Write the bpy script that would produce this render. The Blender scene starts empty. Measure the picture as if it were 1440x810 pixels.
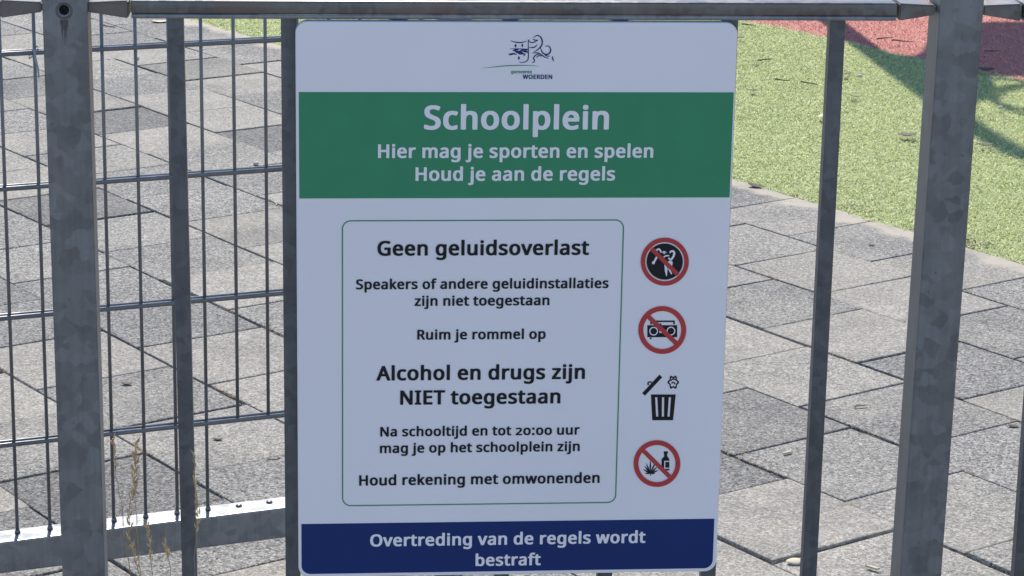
import bpy, bmesh, math, random
import numpy as np
from math import radians as RAD, sin, cos, pi
from mathutils import Vector, Matrix, Quaternion
from mathutils.geometry import tessellate_polygon

S = bpy.context.scene
COL = S.collection
rng = random.Random(11)
NR = np.random.default_rng(11)

# ------------------------------------------------------------------ camera
cam_data = bpy.data.cameras.new('camera')
cam_data.sensor_width = 36.0
cam_data.lens = 90.741
cam_data.clip_start = 0.05
cam_data.clip_end = 2000
cam = bpy.data.objects.new('camera', cam_data)
COL.objects.link(cam)
PITCH, ROLL, EYE = RAD(15.3646), RAD(0.9874), 1.5583
_f = Vector((0, cos(PITCH), -sin(PITCH)))
_r0, _u0 = Vector((1, 0, 0)), Vector((0, sin(PITCH), cos(PITCH)))
_r = cos(ROLL) * _r0 + sin(ROLL) * _u0
_u = -sin(ROLL) * _r0 + cos(ROLL) * _u0
cam.matrix_world = Matrix(((_r.x, _u.x, -_f.x, 0), (_r.y, _u.y, -_f.y, 0), (_r.z, _u.z, -_f.z, EYE), (0, 0, 0, 1)))
S.camera = cam

# ------------------------------------------------------------------ light
SUN_EL, SUN_AZ = RAD(47), RAD(-6)
SUN = Vector((cos(SUN_EL) * sin(SUN_AZ), cos(SUN_EL) * cos(SUN_AZ), sin(SUN_EL)))
world = bpy.data.worlds.new('World')
S.world = world
world.use_nodes = True
wn = world.node_tree
bg = wn.nodes['Background']
sky = wn.nodes.new('ShaderNodeTexSky')
sky.sky_type = 'NISHITA'
sky.sun_disc = False
sky.sun_elevation = SUN_EL
sky.sun_rotation = SUN_AZ
sky.air_density = 1.0
sky.dust_density = 0.1
sky.ozone_density = 3.0
wn.links.new(sky.outputs[0], bg.inputs[0])
bg.inputs[1].default_value = 0.15
sun_d = bpy.data.lights.new('sun', 'SUN')
sun_d.energy = 4.35
sun_d.angle = RAD(0.55)
sun_d.color = (1.0, 0.925, 0.80)
sun = bpy.data.objects.new('sun', sun_d)
sun.rotation_euler = SUN.to_track_quat('Z', 'Y').to_euler()
sun.location = (0, 12, 14)
COL.objects.link(sun)
S.view_settings.view_transform = 'Standard'
S.view_settings.look = 'None'
S.view_settings.gamma = 1
S.view_settings.use_curve_mapping = False
S.view_settings.exposure = 0.34

# ------------------------------------------------------------------ materials
def new_mat(name):
    m = bpy.data.materials.new(name)
    m.use_nodes = True
    nt = m.node_tree
    return m, nt, nt.nodes['Principled BSDF']

def node(nt, t, **kw):
    n = nt.nodes.new(t)
    for k, v in kw.items():
        if k in n.inputs: n.inputs[k].default_value = v
        else: setattr(n, k, v)
    return n

def ramp(nt, src, stops):
    r = nt.nodes.new('ShaderNodeValToRGB')
    e = r.color_ramp.elements
    while len(e) < len(stops): e.new(0.5)
    for el, (p, c) in zip(e, stops):
        el.position = p
        el.color = c if len(c) == 4 else (*c, 1)
    nt.links.new(src, r.inputs[0])
    return r.outputs[0]

def mix(nt, fac, a, b, mode='MIX'):
    n = nt.nodes.new('ShaderNodeMix')
    n.data_type = 'RGBA'; n.blend_type = mode
    for sock, v in ((n.inputs[0], fac), (n.inputs[6], a), (n.inputs[7], b)):
        if isinstance(v, (int, float)): sock.default_value = v
        elif isinstance(v, tuple): sock.default_value = (*v, 1) if len(v) == 3 else v
        else: nt.links.new(v, sock)
    return n.outputs[2]

def math_n(nt, op, a, b=0.0, c=None):
    n = nt.nodes.new('ShaderNodeMath'); n.operation = op
    for s_, v in zip(n.inputs, (a, b, c)):
        if v is None: continue
        if isinstance(v, (int, float)): s_.default_value = v
        else: nt.links.new(v, s_)
    return n.outputs[0]

def coords(nt, kind='Object'):
    return nt.nodes.new('ShaderNodeTexCoord').outputs[kind]

def noise(nt, vec, scale, detail=4, rough=0.55, dist=0.0):
    n = node(nt, 'ShaderNodeTexNoise', Scale=scale, Detail=detail, Roughness=rough, Distortion=dist)
    nt.links.new(vec, n.inputs['Vector'])
    return n.outputs['Fac']

def voro(nt, vec, scale, feature='F1', out='Color'):
    n = nt.nodes.new('ShaderNodeTexVoronoi'); n.feature = feature
    n.inputs['Scale'].default_value = scale
    nt.links.new(vec, n.inputs['Vector'])
    return n.outputs[out]

def bump(nt, bsdf, h, strength=0.3, dist=0.002):
    b = node(nt, 'ShaderNodeBump', Strength=strength, Distance=dist)
    nt.links.new(h, b.inputs['Height'])
    nt.links.new(b.outputs[0], bsdf.inputs['Normal'])

def sep(nt, col):
    n = nt.nodes.new('ShaderNodeSeparateColor'); nt.links.new(col, n.inputs[0]); return n.outputs

def mat_galv(name, dark, light, metallic=0.35, rough=0.42, scale=70, reflect_tint=None):
    """weathered hot-dip zinc with its crystal flowers"""
    m, nt, b = new_mat(name)
    co = coords(nt)
    wob = node(nt, 'ShaderNodeTexNoise', Scale=45.0, Detail=2.0)
    nt.links.new(co, wob.inputs['Vector'])
    va = node(nt, 'ShaderNodeVectorMath', operation='MULTIPLY_ADD')
    nt.links.new(wob.outputs['Color'], va.inputs[0]); va.inputs[1].default_value = (0.02,) * 3
    nt.links.new(co, va.inputs[2])
    cv = nt.nodes.new('ShaderNodeTexVoronoi'); cv.feature = 'SMOOTH_F1'
    cv.inputs['Scale'].default_value = scale; cv.inputs['Smoothness'].default_value = 0.18
    nt.links.new(va.outputs[0], cv.inputs['Vector'])
    cells = sep(nt, cv.outputs['Color'])[0]
    mp = node(nt, 'ShaderNodeMapping'); mp.inputs['Scale'].default_value = (1, 1, 0.06)
    nt.links.new(co, mp.inputs['Vector'])
    streak = noise(nt, mp.outputs[0], 190, 3, 0.6)
    tiny = ramp(nt, noise(nt, co, 95, 2), [(0.70, (0, 0, 0)), (0.76, (1, 1, 1))])
    blot = noise(nt, co, 14, 5, 0.6)
    fine = noise(nt, co, 260, 3)
    v = math_n(nt, 'ADD', math_n(nt, 'MULTIPLY', cells, 0.40), math_n(nt, 'MULTIPLY', blot, 0.85))
    v = math_n(nt, 'ADD', v, math_n(nt, 'MULTIPLY', fine, 0.16))
    c = ramp(nt, v, [(0.30, dark), (1.0, light)])
    c = mix(nt, 1.0, c, ramp(nt, streak, [(0.35, (0.92, 0.92, 0.93)), (0.62, (1.05, 1.05, 1.05))]), 'MULTIPLY')
    c = mix(nt, math_n(nt, 'MULTIPLY', tiny, 0.45), c, (0.045, 0.042, 0.045))
    if reflect_tint:  # brownish reflection painted into the colour in soft blotches
        c = mix(nt, ramp(nt, noise(nt, co, 9, 4), [(0.45, (0, 0, 0)), (0.7, (1, 1, 1))]), c, reflect_tint)
    nt.links.new(c, b.inputs['Base Color'])
    b.inputs['Metallic'].default_value = metallic
    nt.links.new(math_n(nt, 'ADD', math_n(nt, 'MULTIPLY', cells, 0.14), rough - 0.07), b.inputs['Roughness'])
    bump(nt, b, fine, 0.12, 0.0006)
    return m

def mat_plain(name, col, rough=0.5, metallic=0.0, vary=0.06, scale=30, coat=0.0, spec=0.5):
    m, nt, b = new_mat(name)
    n = noise(nt, coords(nt), scale, 4)
    lo = tuple(max(0, x * (1 - vary)) for x in col); hi = tuple(min(1, x * (1 + vary)) for x in col)
    nt.links.new(ramp(nt, n, [(0.3, lo), (0.7, hi)]), b.inputs['Base Color'])
    b.inputs['Roughness'].default_value = rough
    b.inputs['Metallic'].default_value = metallic
    b.inputs['Coat Weight'].default_value = coat
    b.inputs['Specular IOR Level'].default_value = spec
    b.inputs['Coat Roughness'].default_value = 0.12
    return m

M = {}
M['post'] = mat_galv('galvanised_post', (0.100, 0.105, 0.114), (0.215, 0.221, 0.232), scale=75)
M['bar'] = mat_galv('galvanised_bar', (0.064, 0.069, 0.080), (0.130, 0.137, 0.152), scale=110)
M['rail'] = mat_galv('galvanised_rail', (0.075, 0.072, 0.074), (0.185, 0.175, 0.175), scale=110, rough=0.36, reflect_tint=(0.15, 0.115, 0.105))  # brown tint imitates dark surroundings mirrored in the rail face
M['rail_glint_lip'] = mat_galv('galvanised_lip_glint', (0.15, 0.16, 0.18), (0.27, 0.28, 0.30), scale=110, rough=0.36)  # paler zinc: brightness of reflected ground put into the lip colour
M['mesh'] = mat_galv('galvanised_wire', (0.13, 0.133, 0.145), (0.20, 0.203, 0.215), metallic=0.4, rough=0.36, scale=40)
M['mesh_rail'] = mat_galv('galvanised_tube', (0.19, 0.195, 0.20), (0.31, 0.315, 0.32), scale=70, metallic=0.4, rough=0.4)
M['white'] = mat_plain('white_enamel', (0.86, 0.815, 0.865), 0.36, vary=0.025, scale=4)
M['green'] = mat_plain('green_print', (0.036, 0.255, 0.125), 0.42, vary=0.03, spec=0.35)
M['navy'] = mat_plain('navy_print', (0.007, 0.028, 0.150), 0.5, vary=0.03, spec=0.25)
M['black'] = mat_plain('black_print', (0.010, 0.011, 0.014), 0.5, vary=0.05, spec=0.25)
M['red'] = mat_plain('red_print', (0.50, 0.035, 0.04), 0.42, vary=0.04)
M['steel_blue'] = mat_plain('play_steel', (0.20, 0.21, 0.22), 0.4, 0.4)
M['rope'] = mat_plain('rope', (0.10, 0.09, 0.08), 0.8)
M['wood'] = mat_plain('play_timber', (0.30, 0.20, 0.11), 0.7, vary=0.3)
M['straw'] = mat_plain('straw', (0.42, 0.30, 0.16), 0.7, vary=0.35, scale=90)
M['husk'] = mat_plain('husk', (0.58, 0.41, 0.22), 0.7, vary=0.4, scale=120)
M['dark_leaf'] = mat_plain('dark_leaf', (0.045, 0.032, 0.022), 0.7, vary=0.4, scale=80)
M['pale_leaf'] = mat_plain('pale_leaf', (0.50, 0.44, 0.32), 0.7, vary=0.2, scale=80)
M['twig'] = mat_plain('twig', (0.15, 0.115, 0.08), 0.8, vary=0.4, scale=120)
M['stone'] = mat_plain('stone', (0.52, 0.50, 0.46), 0.7, vary=0.15, scale=150)
M['tie'] = mat_plain('grey_nylon', (0.30, 0.36, 0.38), 0.4)
M['debris'] = mat_plain('dead_moss', (0.34, 0.23, 0.12), 0.9, vary=0.5, scale=40)
M['rust'] = mat_plain('rust_stain', (0.085, 0.075, 0.072), 0.7, vary=0.3, scale=200)

# paving tile frame: u runs along a row of tiles, v across the rows
T_ANG = RAD(-54.011)
UX, UY = cos(T_ANG), sin(T_ANG)
VX, VY = -sin(T_ANG), cos(T_ANG)
OX, OY, TS = 0.4119, 4.5311, 0.30
def tile_pt(a, b):
    return OX + TS * (a * UX + b * VX), OY + TS * (a * UY + b * VY)

def mat_tile():
    m, nt, b = new_mat('washed_concrete_tile')
    co = coords(nt)
    at = nt.nodes.new('ShaderNodeAttribute'); at.attribute_name = 'tint'
    tr, tg, tb = sep(nt, at.outputs['Color'])[:3]
    base = ramp(nt, tr, [(0.0, (0.13, 0.128, 0.126)), (0.45, (0.215, 0.21, 0.203)), (0.8, (0.275, 0.267, 0.252)), (1.0, (0.32, 0.306, 0.283))])
    # aggregate grains
    g1 = sep(nt, voro(nt, co, 235))
    g2 = sep(nt, voro(nt, co, 430))
    gv = math_n(nt, 'ADD', math_n(nt, 'MULTIPLY', g1[0], 0.6), math_n(nt, 'MULTIPLY', g2[1], 0.4))
    grain = ramp(nt, gv, [(0.12, (0.16, 0.16, 0.17)), (0.34, (0.64, 0.64, 0.65)), (0.62, (1.06, 1.05, 1.04)), (0.78, (1.45, 1.43, 1.40)), (0.90, (2.0, 1.97, 1.92))])
    # worn, sandy patches: grains vanish under fine dust there
    big = noise(nt, co, 2.1, 5, 0.62)
    dust_v = math_n(nt, 'ADD', math_n(nt, 'MULTIPLY', tg, 0.55), big)
    dust = ramp(nt, dust_v, [(0.66, (0, 0, 0)), (1.06, (0.85, 0.85, 0.85))])
    # sand swept against the edge of the turf
    dp = node(nt, 'ShaderNodeVectorMath', operation='DOT_PRODUCT')
    nt.links.new(co, dp.inputs[0]); dp.inputs[1].default_value = (VX, VY, 0)
    edge = math_n(nt, 'SUBTRACT', dp.outputs['Value'], OX * VX + OY * VY + TS * 4.66)
    edge = math_n(nt, 'ADD', math_n(nt, 'MULTIPLY', edge, 9.0), math_n(nt, 'MULTIPLY', math_n(nt, 'SUBTRACT', noise(nt, co, 7, 4), 0.5), 2.2))
    sandm = ramp(nt, edge, [(0.15, (0, 0, 0)), (0.5, (0.92, 0.92, 0.92))])
    col = mix(nt, 1.0, base, grain, 'MULTIPLY')
    col = mix(nt, math_n(nt, 'MULTIPLY', dust, 0.75), col, mix(nt, 0.45, (0.40, 0.37, 0.32), grain, 'MULTIPLY'))
    col = mix(nt, sandm, col, (0.47, 0.42, 0.345))
    stain = ramp(nt, noise(nt, co, 5.0, 6, 0.7), [(0.30, (0.80, 0.80, 0.81)), (0.6, (1.04, 1.03, 1.02))])
    col = mix(nt, 1.0, col, stain, 'MULTIPLY')
    nt.links.new(col, b.inputs['Base Color'])
    b.inputs['Roughness'].default_value = 0.85
    b.inputs['Specular IOR Level'].default_value = 0.35
    hv = math_n(nt, 'ADD', math_n(nt, 'MULTIPLY', g1[1], 0.7), math_n(nt, 'MULTIPLY', g2[0], 0.4))
    bump(nt, b, hv, 0.5, 0.0016)
    return m
M['tile'] = mat_tile()

def mat_sand():
    m, nt, b = new_mat('joint_sand')
    co = coords(nt)
    c = ramp(nt, noise(nt, co, 8, 6, 0.7), [(0.35, (0.055, 0.045, 0.033)), (0.55, (0.13, 0.105, 0.075)), (0.72, (0.38, 0.33, 0.25))])
    nt.links.new(c, b.inputs['Base Color']); b.inputs['Roughness'].default_value = 0.95
    bump(nt, b, noise(nt, co, 400, 3), 0.5, 0.001)
    return m
M['sand'] = mat_sand()

def mat_ground():
    m, nt, b = new_mat('far_paving')
    co = coords(nt)
    c = ramp(nt, noise(nt, co, 6, 8, 0.7), [(0.3, (0.22, 0.215, 0.21)), (0.7, (0.34, 0.33, 0.31))])
    nt.links.new(c, b.inputs['Base Color']); b.inputs['Roughness'].default_value = 0.9
    return m
M['ground'] = mat_ground()

def mat_turf(name, lo, hi):
    m, nt, b = new_mat(name)
    at = nt.nodes.new('ShaderNodeAttribute'); at.attribute_name = 'tint'
    tr = sep(nt, at.outputs['Color'])[0]
    c = mix(nt, tr, lo, hi)
    w = ramp(nt, noise(nt, coords(nt), 1.6, 4), [(0.3, (0.9, 0.9, 0.88)), (0.7, (1.06, 1.05, 1.06))])
    nt.links.new(mix(nt, 1.0, c, w, 'MULTIPLY'), b.inputs['Base Color'])
    b.inputs['Roughness'].default_value = 0.5
    # thin plastic fibre lets light through
    tl = nt.nodes.new('ShaderNodeBsdfTranslucent')
    nt.links.new(c, tl.inputs[0])
    ms = nt.nodes.new('ShaderNodeMixShader'); ms.inputs[0].default_value = 0.4
    nt.links.new(b.outputs[0], ms.inputs[1]); nt.links.new(tl.outputs[0], ms.inputs[2])
    nt.links.new(ms.outputs[0], nt.nodes['Material Output'].inputs[0])
    return m
M['turf_green'] = mat_turf('green_fibre', (0.38, 0.47, 0.16), (0.88, 0.89, 0.51))
M['turf_red'] = mat_turf('red_fibre', (0.54, 0.165, 0.14), (0.86, 0.44, 0.37))
M['turf_base_g'] = mat_plain('green_turf_infill', (0.31, 0.35, 0.17), 0.9, vary=0.4, scale=300)
M['turf_base_r'] = mat_plain('red_turf_infill', (0.47, 0.21, 0.18), 0.9, vary=0.4, scale=300)

# ------------------------------------------------------------------ mesh helpers
def link_mesh(name, verts, faces, mat, parent=None, smooth=False):
    me = bpy.data.meshes.new(name)
    me.from_pydata([tuple(v) for v in verts], [], faces)
    me.materials.append(mat)
    me.update()
    if smooth: me.shade_smooth()
    o = bpy.data.objects.new(name, me)
    COL.objects.link(o)
    if parent: o.parent = parent
    return o

def link_bm(name, bm, mat, parent=None, smooth=False):
    bmesh.ops.recalc_face_normals(bm, faces=bm.faces)
    me = bpy.data.meshes.new(name)
    bm.to_mesh(me); bm.free()
    for mm_ in (mat if isinstance(mat, (list, tuple)) else [mat]): me.materials.append(mm_)
    if smooth: me.shade_smooth()
    o = bpy.data.objects.new(name, me)
    COL.objects.link(o)
    if parent: o.parent = parent
    return o

def tag(o, label=None, cat=None, group=None, kind=None):
    if label: o['label'] = label
    if cat: o['category'] = cat
    if group: o['group'] = group
    if kind: o['kind'] = kind
    return o

def thing(name, label, cat, loc, rz=0.0, group=None):
    o = bpy.data.objects.new(name, None)
    o.empty_display_size = 0.05
    o.location = loc; o.rotation_euler = (0, 0, rz)
    COL.objects.link(o)
    return tag(o, label, cat, group)

def box_bm(x0, x1, y0, y1, z0, z1, bev=0.0, seg=2, bm=None):
    bm2 = bmesh.new()
    bmesh.ops.create_cube(bm2, size=1)
    for v in bm2.verts:
        v.co = Vector((x0 + (v.co.x + .5) * (x1 - x0), y0 + (v.co.y + .5) * (y1 - y0), z0 + (v.co.z + .5) * (z1 - z0)))
    if bev: bmesh.ops.bevel(bm2, geom=bm2.edges[:], offset=bev, segments=seg, profile=0.5, affect='EDGES')
    if bm is None: return bm2
    me = bpy.data.meshes.new('tmp'); bm2.to_mesh(me); bm2.free(); bm.from_mesh(me); bpy.data.meshes.remove(me)
    return bm

def shear(bm, dx_per_z, z_ref=0.0):
    for v in bm.verts: v.co.x += dx_per_z * (v.co.z - z_ref)
    return bm

def tube(bm, pts, radii, n=10, cap=True):
    pts = [Vector(p) for p in pts]
    if isinstance(radii, (int, float)): radii = [radii] * len(pts)
    rings = []; ref = None
    for i, p in enumerate(pts):
        d = (pts[min(i + 1, len(pts) - 1)] - pts[max(i - 1, 0)]).normalized()
        if ref is None: ref = d.orthogonal().normalized()
        ref = (ref - d * ref.dot(d)).normalized()
        side = d.cross(ref)
        rings.append([bm.verts.new(p + radii[i] * (cos(2 * pi * k / n) * ref + sin(2 * pi * k / n) * side)) for k in range(n)])
    for a, b in zip(rings, rings[1:]):
        for k in range(n): bm.faces.new((a[k], a[(k + 1) % n], b[(k + 1) % n], b[k]))
    if cap:
        bm.faces.new(rings[0][::-1]); bm.faces.new(rings[-1])
    return bm

def torus_bm(R, r, n=48, k=10):
    bm = bmesh.new()
    vs = [[bm.verts.new(((R + r * cos(2 * pi * j / k)) * cos(2 * pi * i / n), (R + r * cos(2 * pi * j / k)) * sin(2 * pi * i / n), r * sin(2 * pi * j / k))) for j in range(k)] for i in range(n)]
    for i in range(n):
        for j in range(k):
            bm.faces.new((vs[i][j], vs[(i + 1) % n][j], vs[(i + 1) % n][(j + 1) % k], vs[i][(j + 1) % k]))
    return bm

def copy_tree(o, parent=None):
    c = o.copy(); COL.objects.link(c)
    if parent: c.parent = parent
    for ch in list(o.children): copy_tree(ch, c)
    return c

# ------------------------------------------------------------------ ground
tag(link_mesh('ground', [(-250, -250, -.06), (250, -250, -.06), (250, 250, -.06), (-250, 250, -.06)], [(0, 1, 2, 3)], M['ground']), kind='structure')

def build_paving():
    A0, A1, B0, B1 = -26, 26, -22, 5
    verts, faces, tint = [], [], []
    for b in range(B0, B1):
        ph = 0.0 if b % 2 == 0 else 0.5
        row = rng.uniform(-.004, .004)
        for a in range(A0, A1):
            g = 0.0015
            a0, a1, b0, b1 = a + ph + row / TS, a + 1 + ph + row / TS, b, b + 1
            ja, jb, jr = rng.gauss(0, .0022), rng.gauss(0, .0016), rng.gauss(0, .0045)
            z0 = max(-.0018, min(.0022, rng.gauss(0, .0011))); tx, ty = [max(-.006, min(.006, rng.gauss(0, .0035))) for _ in '12']
            h = TS / 2 - g - abs(rng.gauss(0, .0007))
            cx, cy = tile_pt((a0 + a1) / 2, (b0 + b1) / 2)
            cx += ja * UX + jb * VX; cy += ja * UY + jb * VY
            base = len(verts)
            for inset, dz in ((0.0, -.05), (0.0, -.0030), (.0009, -.0009), (.0030, 0.0)):
                for sx, sy in ((-1, -1), (1, -1), (1, 1), (-1, 1)):
                    lx, ly = sx * (h - inset), sy * (h - inset)
                    rx, ry = lx * cos(jr) - ly * sin(jr), lx * sin(jr) + ly * cos(jr)
                    verts.append((cx + rx * UX + ry * VX, cy + rx * UY + ry * VY, z0 + dz + tx * lx + ty * ly))
            fs = []
            for k in range(3):
                for q in range(4):
                    fs.append((base + 4 * k + q, base + 4 * k + (q + 1) % 4, base + 4 * k + 4 + (q + 1) % 4, base + 4 * k + 4 + q))
            fs.append(tuple(base + 12 + q for q in range(4)))
            faces += fs
            t = (min(1, max(0, rng.gauss(.60, .20))), rng.random(), rng.random(), 1)
            tint += [t] * len(fs)
    o = link_mesh('paving', verts, faces, M['tile'])
    at = o.data.attributes.new('tint', 'FLOAT_COLOR', 'FACE')
    at.data.foreach_set('color', [c for t in tint for c in t])
    tag(o, kind='structure')
    # sand bed showing in the joints, here and there filled to the top
    n_a, n_b = 720, 400
    vs = []; f2 = []
    from mathutils import noise as mnoise
    for i in range(n_b + 1):
        for j in range(n_a + 1):
            a = -14 + 24 * j / n_a; b = -8 + 13.3 * i / n_b
            x, y = tile_pt(a, b)
            q = mnoise.fractal(Vector((x * 2.3, y * 2.3, 3.1)), 1.0, 2.0, 4)
            h = -.0075 + .011 * q + .004 * mnoise.noise(Vector((x * 31, y * 31, 7.7)))
            vs.append((x, y, max(-.013, min(-.0034, h))))
    for i in range(n_b):
        for j in range(n_a):
            k = i * (n_a + 1) + j
            f2.append((k, k + 1, k + n_a + 2, k + n_a + 1))
    tag(link_mesh('joint_sand', vs, f2, M['sand'], smooth=True), kind='structure')
build_paving()

# the two artificial lawns: backing sheets plus fibres
RED_B = 10.85
def strip_sheet(name, b0, b1, a0, a1, mat, z=-.004):
    n = 200
    vs, fs = [], []
    for i in range(n + 1):
        a = a0 + (a1 - a0) * i / n
        w0 = .03 * sin(a * 2.1) + .02 * sin(a * 5.3 + 1)
        for bb in (b0 + w0, b1 + w0):
            vs.append((*tile_pt(a, bb), z))
    for i in range(n):
        fs.append((2 * i, 2 * i + 2, 2 * i + 3, 2 * i + 1))
    tag(link_mesh(name, vs, fs, mat), kind='structure')
strip_sheet('green_turf_base', 4.99, RED_B, -60, 60, M['turf_base_g'])
strip_sheet('red_turf_base', RED_B, 60, -60, 60, M['turf_base_r'], z=-.0045)

def fibres(name, n, mat, keep, L, W, label):
    """n short curled fibres spread over the part of the lawn near the fence"""
    x = NR.uniform(-2.5, 3.5, n); y = NR.uniform(5.2, 11.2, n)
    bb = ((x - OX) * VX + (y - OY) * VY) / TS
    aa = ((x - OX) * UX + (y - OY) * UY) / TS
    k = keep(aa, bb, x, y)
    x, y = x[k], y[k]; n = len(x)
    phi = NR.uniform(0, 2 * np.pi, n); lean = NR.uniform(.5, 1.45, n); curl = NR.uniform(.3, 1.3, n)
    ln = NR.uniform(L * .6, L * 1.25, n); w = NR.uniform(W * .7, W * 1.3, n)
    ca, sa = np.cos(phi), np.sin(phi)
    tw = phi + NR.uniform(-1.2, 1.2, n) + np.pi / 2
    wx, wy = np.cos(tw) * w / 2, np.sin(tw) * w / 2
    P = np.empty((n, 6, 3), np.float32)
    z0 = np.full(n, -.003)
    h1 = np.sin(lean) * ln * .5; v1 = np.cos(lean) * ln * .5
    l2 = lean + curl * .8
    h2 = h1 + np.sin(l2) * ln * .5; v2 = v1 + np.cos(l2) * ln * .5
    v1 = np.maximum(v1, .003); v2 = np.maximum(v2, .0015)
    for i, (h, v, s) in enumerate(((0 * h1, 0 * v1, 1.0), (h1, v1, 1.0), (h2, v2, .55))):
        P[:, 2 * i] = np.stack([x + ca * h - wx * s, y + sa * h - wy * s, z0 + v], 1)
        P[:, 2 * i + 1] = np.stack([x + ca * h + wx * s, y + sa * h + wy * s, z0 + v], 1)
    me = bpy.data.meshes.new(name)
    me.vertices.add(n * 6); me.vertices.foreach_set('co', P.ravel())
    q = np.array([[0, 1, 3, 2], [2, 3, 5, 4]])
    loops = (q[None] + (np.arange(n) * 6)[:, None, None]).reshape(-1).astype(np.int32)
    me.loops.add(n * 8); me.loops.foreach_set('vertex_index', loops)
    me.polygons.add(n * 2); me.polygons.foreach_set('loop_start', np.arange(0, n * 8, 4, dtype=np.int32))
    me.update(calc_edges=True)
    me.materials.append(mat)
    t = NR.beta(1.3, 1.5, n)
    c = np.ones((n, 2, 4), np.float32); c[..., 0] = t[:, None]; c[..., 1] = NR.random(n)[:, None]
    at = me.attributes.new('tint', 'FLOAT_COLOR', 'FACE'); at.data.foreach_set('color', c.ravel())
    o = bpy.data.objects.new(name, me); COL.objects.link(o)
    return tag(o, label, 'turf', kind='stuff')
def wav(a): return .03 * np.sin(a * 2.1) + .02 * np.sin(a * 5.3 + 1)
def near(x, y): return (x > -.135 * y - 1.05) & (x < .26 * y + .75) & (y > 5.2)
jit = lambda a: NR.normal(0, .03, len(a))
fibres('green_turf', 1050000, M['turf_green'], lambda a, b, x, y: near(x, y) & (b > 5.0 + wav(a) + jit(a)) & (b < RED_B + wav(a) + jit(a)), .015, .0023, 'light green artificial turf strip beyond the grey tiles')
fibres('red_turf', 520000, M['turf_red'], lambda a, b, x, y: near(x, y) & (b > RED_B + wav(a) + jit(a)) & (b < 16), .013, .0024, 'faded red artificial turf behind the green strip')

# ------------------------------------------------------------------ fence frame: x along the fence, y away from the camera
F_YAW = RAD(4.8959)
F_ORG = Vector((0, 2.602, 0))
def fence_pt(s, t=0.0, z=0.0):
    return F_ORG + Vector((s * cos(F_YAW) - t * sin(F_YAW), s * sin(F_YAW) + t * cos(F_YAW), z))

def rail_profile_bm(x0, x1, z0=1.1252, z1=1.1438):
    """handrail: rounded flat cap above a lip coloured like reflected ground"""
    bm = box_bm(x0, x1, .0035, .0415, z0 + .0052, z1, .0020, 3)
    return bm

def taper_bm(x_full, x_post):
    """flattened tube end between the handrail and the post"""
    bm = bmesh.new()
    a = [(x_full, .0040, 1.1254), (x_full, .0410, 1.1254), (x_full, .0410, 1.1436), (x_full, .0040, 1.1436)]
    b = [(x_post, .0075, 1.1312), (x_post, .0360, 1.1312), (x_post, .0360, 1.1412), (x_post, .0075, 1.1412)]
    va = [bm.verts.new(p) for p in a]; vb = [bm.verts.new(p) for p in b]
    for k in range(4): bm.faces.new((va[k], va[(k + 1) % 4], vb[(k + 1) % 4], vb[k]))
    bm.faces.new(va[::-1]); bm.faces.new(vb)
    bmesh.ops.bevel(bm, geom=bm.edges[:], offset=.0014, segments=2, affect='EDGES')
    return bm

def bar_panel(label, s0, s1, bars, taper_l, taper_r):
    root = thing('bar_fence_panel', label, 'fence panel', fence_pt(0), F_YAW, 'galvanised bar fence panels')
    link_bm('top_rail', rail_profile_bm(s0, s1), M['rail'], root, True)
    link_bm('rail_glint_lip', box_bm(s0 + .0004, s1 - .0004, .0045, .0405, 1.1252, 1.1302, .0016, 3), M['rail_glint_lip'], root, True)
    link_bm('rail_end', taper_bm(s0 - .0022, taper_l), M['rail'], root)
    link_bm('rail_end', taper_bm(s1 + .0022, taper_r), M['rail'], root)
    link_bm('bottom_rail', box_bm(taper_l, taper_r, .0045, .0405, .085, .105, .002), M['bar'], root)
    for top, bot in bars:
        k = (top - bot) / .6
        bm = box_bm(-.0080, .0080, .0130, .0290, .1048, 1.1256, .0011, 2)
        shear(bm, k, 1.12)
        for v in bm.verts: v.co.x += top
        link_bm('baluster', bm, M['bar'], root)
    return root
mid_bars = [(-.3449, -.3406), (-.2309, -.2299), (-.1180, -.1175), (-.0046, -.0046), (.1084, .1080), (.2222, .2218), (.3343, .3335)]
bar_panel('galvanised bar fence panel carrying the white rules sign', -.389, .3935, mid_bars, -.4325, .4345)
bar_panel('bar fence panel of which only a rail end shows at the left edge', -1.31, -.521, [(-.568 - .113 * i, -.568 - .113 * i) for i in range(7)], -1.36, -.4772)
bar_panel('bar fence panel starting right of the square spangled post', .5265, 1.31, [(  .5702 + .113 * i, .5704 + .113 * i) for i in range(7)], .4845, 1.36)

# posts
def cut(o, cutter_bm):
    c = link_bm('cutter', cutter_bm, M['post'])
    c.parent = o.parent
    md = o.modifiers.new('hole', 'BOOLEAN'); md.operation = 'DIFFERENCE'; md.object = c; md.solver = 'EXACT'
    bpy.context.view_layer.update()
    dg = bpy.context.evaluated_depsgraph_get()
    me = bpy.data.meshes.new_from_object(o.evaluated_get(dg))
    o.modifiers.clear(); o.data = me
    bpy.data.objects.remove(c)

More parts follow.
